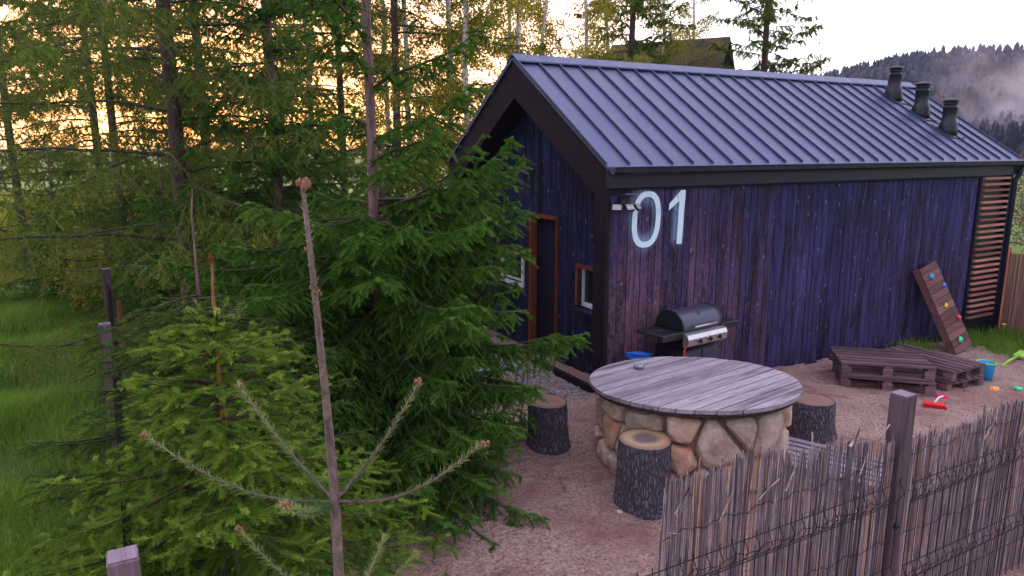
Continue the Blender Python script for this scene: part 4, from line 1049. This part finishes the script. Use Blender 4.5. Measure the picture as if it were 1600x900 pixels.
# leader bud for young spruce, leaders for grey one
m = MB(); m.hull([(-1.30+.014*cos(a)*s_, 3.10+.014*sin(a)*s_, 2.53+z) for a in [i*pi/4 for i in range(8)] for s_, z in ((1, 0), (.9, .02), (.3, .045))])
tD = [o for o in bpy.data.objects if o.get('label', '').startswith('young yellow green')][0]
bo = m.build('leader_bud', M['orange_wood'], tD); bo.location = (1.30, -3.10, -.03)

# ---- larch generator: long limbs with hanging twigs carrying tufts
def larch(label, loc, rz, seed, H, z0, zt, rad, nlimb, K=16, hangl=(.25, .75), tr=(.12, .03), twig_step=.06, mat='larch', parent=None, ln=.022, wd=.0036, e=(-.1, .35)):
    rng = np.random.default_rng(seed); t = thing('larch_tree', label, 'tree', loc, rz)
    pts, rd = wobble(H, tr[0], tr[1], 12, rng, .05); trunk_mesh('trunk', pts, rd, M['tbark_dark'], t)
    limbs = []; A = []; B = []; Tw = []
    for i in range(nlimb):
        z = z0+(zt-z0)*(i+rng.random())/nlimb; az = rng.uniform(0, 2*pi); L = rad(z)*rng.uniform(.65, 1.15); ns = max(4, int(L/.18)); p = np.array([0, 0, z]); P = [p]; el = rng.uniform(*e); azw = az
        for j in range(ns):
            azw += rng.normal(0, .10); ee = el-.55*sin(j/ns*pi)*.6+.35*(j/ns)**2+rng.normal(0, .06); p = p+np.array([cos(azw)*cos(ee), sin(azw)*cos(ee), sin(ee)])*L/ns; P.append(p)
        P = np.array(P); limbs.append((P, .004+.0055*L))
        nt_ = int(L/twig_step); tt = rng.uniform(.12, 1, nt_); f = tt*ns; i0 = np.minimum(f.astype(int), ns-1); S = P[i0]+(P[i0+1]-P[i0])*(f-i0)[:, None]
        ll = rng.uniform(hangl[0], hangl[1], nt_)*(1.1-.5*tt); a2 = rng.uniform(0, 2*pi, nt_)
        D = np.stack([np.cos(a2)*.75, np.sin(a2)*.75, rng.uniform(-.4, .35, nt_)], 1); Q = S; sg = 5
        for j in range(sg):
            D2 = norm(D+np.array([0, 0, -1.0*(j+.3)/sg*1.4])+rng.normal(0, .1, D.shape)); N_ = Q+D2*(ll/sg)[:, None]; A.append(Q); B.append(N_); Tw.append(rng.uniform(0, .8, nt_))
            if j in (1, 2, 3):
                a3 = rng.uniform(0, 2*pi, nt_); D3 = norm(np.stack([np.cos(a3), np.sin(a3), np.full(nt_, -.7)], 1)); A.append(N_); B.append(N_+D3*(ll*rng.uniform(.12, .35, nt_))[:, None]); Tw.append(rng.uniform(.2, 1, nt_))
            Q = N_
    A, B, Tw = map(np.concatenate, (A, B, Tw)); L = np.linalg.norm(B-A, axis=1)
    crown_mesh2(rng, t, limbs, A, B, Tw, K, ln, wd, M[mat])
    return t
def crown_mesh2(rng, t, limbs, A, B, Tw, K, ln, wd, nm):
    # tufts: needles gathered at a few nodes of each twig piece
    n = len(A); kn = 3; tt = (np.arange(kn)[None]+rng.random((n, kn)))/kn; C_ = A[:, None]+(B-A)[:, None]*tt[..., None]; C_ = np.repeat(C_.reshape(-1, 3), max(2, K//kn), axis=0)
    d = norm(rng.normal(0, 1, C_.shape)); side = norm(np.cross(d, rng.normal(0, 1, C_.shape)))*wd*.5; L = ln*rng.uniform(.7, 1.2, (len(C_), 1))
    nc = np.stack([C_-side, C_+side, C_+d*L], 1).reshape(-1, 3); nt = len(C_); nr = np.repeat(np.repeat(Tw, kn*max(2, K//kn)), 3)
    sc, sf = stems(A, B, .0026, .0018)
    la = np.concatenate([l_[0][:-1] for l_ in limbs]); lb = np.concatenate([l_[0][1:] for l_ in limbs]); ra = np.concatenate([np.linspace(l_[1], .003, len(l_[0]))[:-1] for l_ in limbs]); rb = np.concatenate([np.linspace(l_[1], .003, len(l_[0]))[1:] for l_ in limbs])
    lc, lf_ = stems(la, lb, ra, rb)
    np_mesh('crown', np.concatenate([nc, sc, lc]), [np.arange(nt*3).reshape(nt, 3), sf+len(nc), lf_+len(nc)+len(sc)], None, t, np.concatenate([nr, np.zeros(len(sc)+len(lc))]), [nm, M['twig'], M['tbark_dark']],
            np.concatenate([np.zeros(nt), np.ones(len(sf)), np.full(len(lf_), 2)]))
larch('broad larch with long drooping twigs rising behind the wire fence at the left', (-3.75, 8.1, 0), 0, 61, 10.5, .45, 6.4, lambda z: 3.2 if z < 4.5 else 2.5, 78, K=21, tr=(.09, .05), twig_step=.045, ln=.026, wd=.0062)

# ---- background trees left, deeper
bgl = larch('larch standing alone in the field behind the left larch', (-8.3, 14.5, 0), 0, 62, 13, .9, 9.0, lambda z: 3.1, 58, K=24, tr=(.085, .04), twig_step=.065, ln=.038, wd=.0095)
LB_ = [(-6.7, 12.2, 3.3, .9, 'larch before the brightest patch of the sunset'), (-5.6, 13.2, 1.9, 1.0, 'larch seen straight behind the trunk of the left larch'), (-2.3, 14.6, 4.0, 1.05, 'larch behind the top of the tall spruce in the middle'),
       (-11.4, 16.5, 5.2, 1.1, 'larch at the left edge of the picture beside the field'), (-4.2, 18.0, .7, 1.15, 'furthest larch of the row before the sunset')]
for x, y, a, s_, lab in LB_:
    c_ = copy_tree(bgl); c_.location = (x, y, 0); c_.rotation_euler = (0, 0, a); c_.scale = (s_*.98, s_*.98, s_); c_['label'] = lab; c_['group'] = 'larches behind the plot'
bgl['group'] = 'larches behind the plot'
# narrower larch right behind roof
nl_ = larch('tall airy larch with a straight dark trunk right of the mossy roof', (8.35, 24.5, 0), 0, 64, 14, 2.0, 12, lambda z: 2.5-.07*z, 135, K=42, tr=(.14, .05), twig_step=.07, ln=.038, wd=.0105, hangl=(.15, .5), mat='larch', e=(-.05, .5))
c_ = copy_tree(nl_); c_.location = (3.85, 24.0, 0); c_.rotation_euler = (0, 0, 2.4); c_['label'] = 'dark trunked larch rising behind the middle of the cabin ridge'
for o_ in (nl_, c_): o_['group'] = 'larches behind the cabin'

# ---- birches
def birch(label, loc, rz, seed, H, tr, nleaf, crown, spread, trunkmat='birch_bark', leaf='birch_leaf', cat='tree', nm='birch_tree', nlimb=34, ls=.037):
    rng = np.random.default_rng(seed); t = thing(nm, label, cat, loc, rz)
    pts, rd = wobble(H, tr, tr*.25, 12, rng, .16); trunk_mesh('trunk', pts, rd, M[trunkmat], t, 10)
    limbs = []; tips = []
    P_ = np.array(pts)
    for i in range(nlimb):
        z = crown[0]+(crown[1]-crown[0])*(i+rng.random())/nlimb; k = z/H*12; i0 = min(int(k), 11); p = P_[i0]+(P_[i0+1]-P_[i0])*(k-i0)
        az = rng.uniform(0, 2*pi); L = spread*rng.uniform(.6, 1.2)*(1.1-.5*z/H); el = rng.uniform(.5, 1.0); ns = 7; P = [p]
        for j in range(ns):
            az += rng.normal(0, .2); el += rng.normal(-.08, .1); p = p+np.array([cos(az)*cos(el), sin(az)*cos(el), sin(el)])*L/ns; P.append(p)
        P = np.array(P); limbs.append((P, .008+.006*L)); tips.append(P[2:])
        for q in range(7):
            s_ = P[rng.integers(2, ns+1)]; a2 = rng.uniform(0, 2*pi); l2 = L*rng.uniform(.2, .45); d = np.array([cos(a2)*.8, sin(a2)*.8, rng.uniform(-.5, .5)]); R2 = [s_]
            for j in range(4): d = d+np.array([0, 0, -.15]); R2.append(R2[-1]+d*l2/4)
            R2 = np.array(R2); limbs.append((R2, .004)); tips.append(R2)
    tips = np.concatenate(tips); C_ = tips[rng.integers(0, len(tips), nleaf)]+rng.normal(0, .11, (nleaf, 3))
    d1 = norm(rng.normal(0, 1, C_.shape)+np.array([0, 0, -.8])); d2 = norm(np.cross(d1, rng.normal(0, 1, C_.shape))); s_ = ls*rng.uniform(.6, 1.2, (nleaf, 1))
    lc_ = np.stack([C_-d1*s_, C_+d2*s_*.55, C_+d1*s_, C_-d2*s_*.55], 1).reshape(-1, 3)
    la = np.concatenate([l_[0][:-1] for l_ in limbs]); lb = np.concatenate([l_[0][1:] for l_ in limbs]); ra = np.concatenate([np.linspace(l_[1], .003, len(l_[0]))[:-1] for l_ in limbs]); rb = np.concatenate([np.linspace(l_[1], .003, len(l_[0]))[1:] for l_ in limbs])
    sc, sf = stems(la, lb, ra, rb)
    np_mesh('crown', np.concatenate([lc_, sc]), [np.arange(nleaf*4).reshape(nleaf, 4), sf+len(lc_)], None, t, np.concatenate([np.repeat(rng.random(nleaf), 4), np.zeros(len(sc))]), [M[leaf], M['tbark_dark']], np.concatenate([np.zeros(nleaf), np.ones(len(sf))]))
    return t
b1 = birch('slim white birch just right of the tall spruce trunk', (-1.35, 16.0, 0), 0, 71, 12, .085, 17000, (1.8, 11.5), 1.7)
b2 = birch('twin stemmed looking white birch nearest to the cabin ridge', (-.85, 13.6, 0), 0, 72, 11, .075, 14000, (1.8, 10.5), 1.5)
b3 = birch('leafy birch behind the left end of the cabin ridge', (.2, 18.5, 0), 0, 73, 13, .08, 20000, (1.6, 12.5), 1.9)
for i, (src, x, y, a, s_, lab) in enumerate([
    (b1, -2.6, 18.2, 1.0, 1.05, 'birch with yellow leaves behind the tall spruce'), (b2, .9, 21.5, 2.0, 1.1, 'thin birch behind the left third of the cabin ridge'),
    (b3, 2.2, 22.5, 3.0, 1.05, 'birch left of the dark trunked larch behind the ridge'), (b1, 5.3, 26.0, 4.2, 1.1, 'birch between the two larches behind the ridge'),
    (b2, -3.6, 21.0, 5.0, 1.2, 'distant birch glowing in front of the low sun'), (b3, -6.6, 24.0, 1.5, 1.1, 'birch far behind the left larch trunk'),
    (b1, 6.9, 28.5, .6, .95, 'sparse birch behind the mossy roof'), (b2, -.1, 24.5, .3, 1.25, 'tall birch far behind the cabin gable peak'), (b3, 3.6, 28, .9, 1.2, 'furthest birch behind the middle of the ridge'),
    (b1, -10.5, 25.0, 2.2, 1.2, 'far birch beyond the gravel path')]):
    c_ = copy_tree(src); c_.location = (x, y, 0); c_.rotation_euler = (0, 0, a); c_.scale = (s_, s_, s_); c_['label'] = lab
for o_ in [o for o in bpy.data.objects if o.name.startswith('birch_tree')]: o_['group'] = 'birches behind the plot'
# young saplings with thin tips over the ridge
s1_ = birch('thin sapling tip showing above the ridge right of the airy larch', (9.6, 23.0, 0), 0, 81, 6.2, .035, 600, (2.8, 6.1), .7, leaf='scrub_leaf', trunkmat='tbark_dark', nm='sapling', nlimb=14)
c_ = copy_tree(s1_); c_.location = (10.4, 22.5, 0); c_.rotation_euler = (0, 0, 2); c_.scale = (.9, .9, .88); c_['label'] = 'lower sapling tip at the right end of the treeline'
for o_ in (s1_, c_): o_['group'] = 'saplings behind the cabin'
# shrubs
def shrub(label, loc, seed, r, h, n, leaf='bush_leaf', ls=.04):
    rng = np.random.default_rng(seed); t = thing('shrub', label, 'shrub', loc)
    limbs = []; tips = []
    for i in range(26):
        az = rng.uniform(0, 2*pi); L = h*rng.uniform(.7, 1.1); el = rng.uniform(.7, 1.4); p = np.array([rng.normal(0, .1), rng.normal(0, .1), 0.]); P = [p]
        for j in range(7): el -= .05; az += rng.normal(0, .15); p = p+np.array([cos(az)*cos(el)*r/h*1.3, sin(az)*cos(el)*r/h*1.3, sin(el)])*L/7; P.append(p)
        P = np.array(P); limbs.append((P, .012)); tips.append(P[1:])
    tips = np.concatenate(tips); C_ = tips[rng.integers(0, len(tips), n)]+rng.normal(0, .14, (n, 3)); C_[:, 2] = np.maximum(C_[:, 2], .03)
    d1 = norm(rng.normal(0, 1, C_.shape)); d2 = norm(np.cross(d1, rng.normal(0, 1, C_.shape))); s_ = ls*rng.uniform(.6, 1.2, (n, 1))
    lc_ = np.stack([C_-d1*s_, C_+d2*s_*.5, C_+d1*s_, C_-d2*s_*.5], 1).reshape(-1, 3)
    la = np.concatenate([l_[0][:-1] for l_ in limbs]); lb = np.concatenate([l_[0][1:] for l_ in limbs]); sc, sf = stems(la, lb, .008, .006)
    np_mesh('foliage', lc_, np.arange(n*4).reshape(n, 4), M[leaf], t, np.repeat(rng.random(n), 4)); np_mesh('stems', sc, sf, M['tbark_dark'], t, np.zeros(len(sc)))
    return t
shrub('yellow green shrub beside the hidden left eave of the cabin', (-1.1, 14.2, 0), 91, 1.5, 2.4, 9000)
shrub('bright yellow shrub behind the trunk of the tall spruce', (-2.6, 15.6, 0), 92, 1.6, 2.3, 8000)
shrub('olive shrub in the field left of the larch', (-7.6, 12.6, 0), 93, 1.3, 1.4, 6000)
shrub('yellow green shrub at the left edge above the gravel path', (-12.2, 17.8, 0), 94, 2.0, 1.9, 9000)
shrub('yellow green shrub further back at the left edge', (-15.5, 22.5, 0), 95, 2.6, 1.9, 9000)
shrub('olive brown scrub behind the cabin far right corner', (16.2, 21.5, 0), 96, 2.2, 3.2, 7000, 'scrub_leaf', .05)
shrub('pale scrub bush beyond the reed screen at the right edge', (13.4, 17.2, 0), 97, 1.3, 2.0, 5000, 'scrub_leaf', .045)

# ---- grass
def blades(name, label, n, regf, hh, ww, mat, seed, cat='grass'):
    rng = np.random.default_rng(seed); X, Y, sc_ = regf(rng, n); n = len(X)
    Z = np.array([gnd(x, y) for x, y in zip(X, Y)]) if n < 200000 else 0
    P = np.stack([X, Y, Z], 1); a = rng.uniform(0, 2*pi, n); h = hh*rng.uniform(.5, 1.25, n)*sc_; ln_ = rng.normal(0, .35, (n, 2)); s = np.stack([np.cos(a), np.sin(a), 0*a], 1)*ww*.5*sc_[:, None]
    mid = P+np.stack([ln_[:, 0]*h*.35, ln_[:, 1]*h*.35, h*.6], 1); tip = P+np.stack([ln_[:, 0]*h*1.1, ln_[:, 1]*h*1.1, h*(1-.25*np.hypot(ln_[:, 0], ln_[:, 1]))], 1)
    co = np.stack([P-s, P+s, mid+s*.7, mid-s*.7, tip], 1).reshape(-1, 3); b_ = (np.arange(n)*5)[:, None]
    rn = np.repeat(np.where(rng.random(n) < .2, rng.uniform(.5, 1, n), rng.uniform(0, .25, n)), 5)
    o = np_mesh(name, co, [b_+np.array([[0, 1, 2, 3]]), b_+np.array([[3, 2, 4]])], M[mat], None, rn); tag(o, label, cat, kind='stuff'); return o
def regA(rng, n):
    y = 1.8+13.2*rng.random(n)**1.5; t = rng.random(n); xf = -(.80*y+.9); xn = -1.5-(y-2.26)*.57-.15; X = xf+(xn-xf)*t
    c = np.array([noise.noise(Vector((a*.9, b_*.9, 2))) for a, b_ in zip(X, y)]); keep = c+rng.normal(0, .35, n) > -.35; 
    # leave the gravel path open
    dp = np.full(n, 9.)
    for i in range(len(pts_path)-1):
        a = np.array(pts_path[i][:2]); b_ = np.array(pts_path[i+1][:2]); ab = b_-a; q = np.clip(((X-a[0])*ab[0]+(y-a[1])*ab[1])/(ab@ab), 0, 1); dp = np.minimum(dp, np.hypot(X-a[0]-ab[0]*q, y-a[1]-ab[1]*q)/(pts_path[i][2]+(pts_path[i+1][2]-pts_path[i][2])*q))
    keep &= dp > .92+rng.normal(0, .08, n)
    X, y, c = X[keep], y[keep], c[keep]; return X, y, (.75+.5*c)*(.8+.06*y)
pts_path = PATH
blades('grass', 'long lush green grass outside the wire fence at the left', 150000, regA, .30, .0065, 'grass', 101)
def regB(rng, n):
    y = 15+30*rng.random(n)**1.3; X = -(.78*y+2)+rng.random(n)*(.78*y+6); return X, y, 1.0+.04*y
blades('meadow_grass', 'yellow green meadow grass far off at the left', 40000, regB, .22, .012, 'bush_leaf', 102)
def regC(rng, n):
    u_ = rng.uniform(7.0, 11, n); v_ = rng.uniform(-1.25, -.02, n); k = rng.random(n) < np.clip(.25+.75*(v_+1.25)/.6, 0, 1)
    u2 = rng.normal(6.0, .25, n//12); v2 = rng.normal(-.2, .08, n//12)
    uu_ = np.concatenate([u_[k], u2]); vv_ = np.concatenate([v_[k], np.minimum(v2, -.06)]); X = CX+UU[0]*uu_+VV[0]*vv_; Y = CY+UU[1]*uu_+VV[1]*vv_; return X, Y, np.full(len(X), 1.)*rng.uniform(.6, 1.2, len(X))
blades('weeds', 'dark green grass and weeds along the foot of the reed screen', 9000, regC, .20, .008, 'grass', 103)
# dandelions
df = thing('dandelion', 'yellow dandelion nearest the slatted corner', 'flower')
m = MB(); m.tube([(0, 0, 0), (.01, 0, .15), (.015, 0, .24)], .003, 5); m.build('stem', M['lime'], df)
m = MB(); m.lathe([(.0, .235), (.012, .237), (.030, .25), (.026, .262), (0, .268)], 10); m.build('flower_head', M['yellow'], df)
DFL = ['yellow dandelion left of the others near the slatted corner', 'yellow dandelion in the weeds left of the middle of the clump', 'yellow dandelion in the middle of the clump by the reed screen', 'yellow dandelion lowest and right in the clump', 'yellow dandelion closest to the foot of the reed screen', 'lone yellow dandelion at the foot of the slats']
DF = [(8.55, -.62), (8.72, -.72), (8.86, -.66), (8.98, -.78), (9.1, -.6), (8.35, -.35)]
for i, (a, b_) in enumerate(DF):
    o_ = df if i == 0 else copy_tree(df); o_.location = hf(a, b_); o_.rotation_euler = (0, 0, i*1.3); o_.scale = (1.2, 1.2, .9+.1*(i % 3)); o_['label'] = DFL[i]; o_['group'] = 'dandelions by the reed screen'

# ------------------------------------------------------------------ second building behind
sh = thing('mossy_roofed_shed', 'dark gabled shed with mossy brown roof behind the cabin ridge', 'shed', (5.7, 27.1, -.72), radians(150.9))
m = MB(); m.prism([(-2.6, 0), (2.6, 0), (2.6, 4.9), (0, 7.35), (-2.6, 4.9)], 0, -2, 2); m.build('wall', M['gable'], sh)
M['moss'] = NB('mossy_roof'); b = M['moss']; n1 = b.noise(1.5, det=6); n2 = b.noise(14.0, det=4); b.bump(n2, .8, .03); M['moss'] = b.fin(b.mix(b.rng(b.math('ADD', b.math('MULTIPLY', n1, .6), b.math('MULTIPLY', n2, .4)), .4, .6), (.07, .05, .03), (.17, .13, .03)), .95)
for s_ in (-1, 1):
    m = MB(); m.prism([(0, 7.52), (s_*3.0, 4.70), (s_*3.0, 4.55), (0, 7.37)], 0, -2.2, 2.2); m.build('roof', M['moss'], sh)
m = MB(); m.box((-2.03, 0, 5.2), (.04, .9, .9)); m.build('window', M['glass'], sh)

# ------------------------------------------------------------------ forested hill
def hill_h(x, y):
    # ridge far right; x,y in metres
    r = sqrt(x*x+y*y); az = math.degrees(atan2(x, y))
    prof = np.interp(az, [8, 14, 18, 22, 24.3, 27, 30, 33, 36, 46, 60, 80], [0, 4, 14, 21, 25, 28, 30, 29, 28, 30, 30, 20])
    k = min(1, max(0, (r-120)/200)); k = k*k*(3-2*k)
    b_ = min(1, max(0, (640-r)/260)); 
    return prof*k*(b_*b_*(3-2*b_) if r > 380 else 1)+3.0*noise.noise(Vector((x*.012, y*.012, 0)))*k
def hill():
    m = MB(); azs = np.linspace(8, 80, 73); rs_ = np.linspace(120, 640, 40)
    for a in azs:
        for r in rs_: x, y = r*sin(radians(a)), r*cos(radians(a)); m.v.append((x, y, hill_h(x, y)-.4)); m.r.append(0)
    nr = len(rs_)
    for i in range(len(azs)-1):
        for j in range(nr-1): m.f.append((i*nr+j, (i+1)*nr+j, (i+1)*nr+j+1, i*nr+j+1)); m.sm.append(True)
    b = NB('hill_soil'); n1 = b.noise(.08, det=5); mat = b.fin(b.mix(n1, (.02, .03, .015), (.05, .05, .025)), .95)
    tag(m.build('hill', mat, None, fix=False), kind='structure')
    rng = np.random.default_rng(7); n = 6500; az = np.radians(rng.uniform(18, 44, n)); r = rng.uniform(125, 420, n)
    cos_, fas, rn = [], [], []; base = 0
    for i in range(n):
        x, y = r[i]*sin(az[i]), r[i]*cos(az[i]); z = hill_h(x, y)-.5; h = rng.uniform(6, 10.5)*(1 if r[i] > 180 else .7); w_ = h*rng.uniform(.16, .24); dec = rng.random() < .25; rv = rng.random()
        if dec: prof = [(.15, .1), (.9, .35), (1.15, .55), (.9, .78), (.35, .92)]; h *= .8; w_ *= 1.25
        else: prof = [(1, .08), (.55, .34), (.78, .36), (.38, .62), (.55, .64), (.2, .84), (.3, .85)]
        nn = 7; V = []
        for pr, pz in prof:
            for j in range(nn):
                a = 2*pi*j/nn+rng.random()*.6; q = w_*pr*rng.uniform(.7, 1.25); V.append((x+q*cos(a), y+q*sin(a), z+h*(pz+rng.normal(0, .015))))
        V.append((x, y, z+h)); 
        for k in range(len(prof)-1):
            for j in range(nn):
                a0, a1, c0, c1 = base+k*nn+j, base+k*nn+(j+1) % nn, base+(k+1)*nn+j, base+(k+1)*nn+(j+1) % nn; fas += [(a0, a1, c1), (a0, c1, c0)]
        tpi = base+len(prof)*nn
        for j in range(nn): fas.append((base+(len(prof)-1)*nn+j, base+(len(prof)-1)*nn+(j+1) % nn, tpi))
        cos_ += V; rn += [rv*(1 if dec else .4)]*len(V); base += len(V)
    mat = leafmat('forest_far', (.006, .011, .024), (.012, .020, .038), (.05, .045, .04), sc=.5, trans=0)
    o = np_mesh('forest', np.array(cos_), np.array(fas), mat, None, np.array(rn)); tag(o, 'dark conifer forest covering the far hill', 'forest', kind='stuff')
hill()

# ------------------------------------------------------------------ haze and mist
def vol_box(name, lo, hi, mat, label=None):
    m = MB(); c_ = [(a+b_)/2 for a, b_ in zip(lo, hi)]; m.box((0, 0, 0), [b_-a for a, b_ in zip(lo, hi)]); o = m.build(name, mat, None); o.location = c_; tag(o, label, 'haze' if label else None, kind='stuff'); return o
hm = bpy.data.materials.new('haze'); hm.use_nodes = True; t_ = hm.node_tree; t_.nodes.clear(); oo = t_.nodes.new('ShaderNodeOutputMaterial'); pv = t_.nodes.new('ShaderNodeVolumePrincipled'); t_.links.new(pv.outputs[0], oo.inputs['Volume'])
pv.inputs['Color'].default_value = (.55, .64, 1.0, 1); pv.inputs['Density'].default_value = .00038; pv.inputs['Anisotropy'].default_value = .2
vol_box('haze', (-500, -60, -2), (520, 700, 70), hm, 'thin lilac evening haze over the valley')
def mist(label, loc, size, dens, seed, rz):
    b = NB('mist_%d' % seed); b.t.nodes.remove(b.b); v = b.n('ShaderNodeVolumePrincipled'); b.l(v.outputs[0], b.o.inputs['Volume']); v.inputs['Color'].default_value = (.95, .86, .95, 1); v.inputs['Anisotropy'].default_value = .3
    n1 = b.noise(.035, b.map((1, 1, 1.6), loc=(seed*13.0, 0, 0)), 4, .6, 1.0)
    gx = b.xyz(); d = b.math('ADD', b.math('POWER', b.math('DIVIDE', gx[0], size[0]/2), 2.0), b.math('ADD', b.math('POWER', b.math('DIVIDE', gx[1], size[1]/2), 2.0), b.math('POWER', b.math('DIVIDE', gx[2], size[2]/2), 2.0)))
    de = b.math('MULTIPLY', b.rng(n1, .42, .66), b.math('MULTIPLY', b.rng(d, .15, 1.0, 1, 0), dens)); b.l(de, v.inputs['Density'])
    m = MB(); m.box((0, 0, 0), size); o = m.build('mist', b.m, None); o.location = loc; o.rotation_euler = (0, 0, rz); tag(o, label, 'mist', kind='stuff')
mist('pinkish mist bank rising from the valley at the foot of the hill', (99, 128, 8), (52, 36, 24), .10, 1, -.6)
mist('thin mist wisps drifting across the upper slope of the hill', (112, 146, 19), (62, 30, 22), .035, 2, -.6)
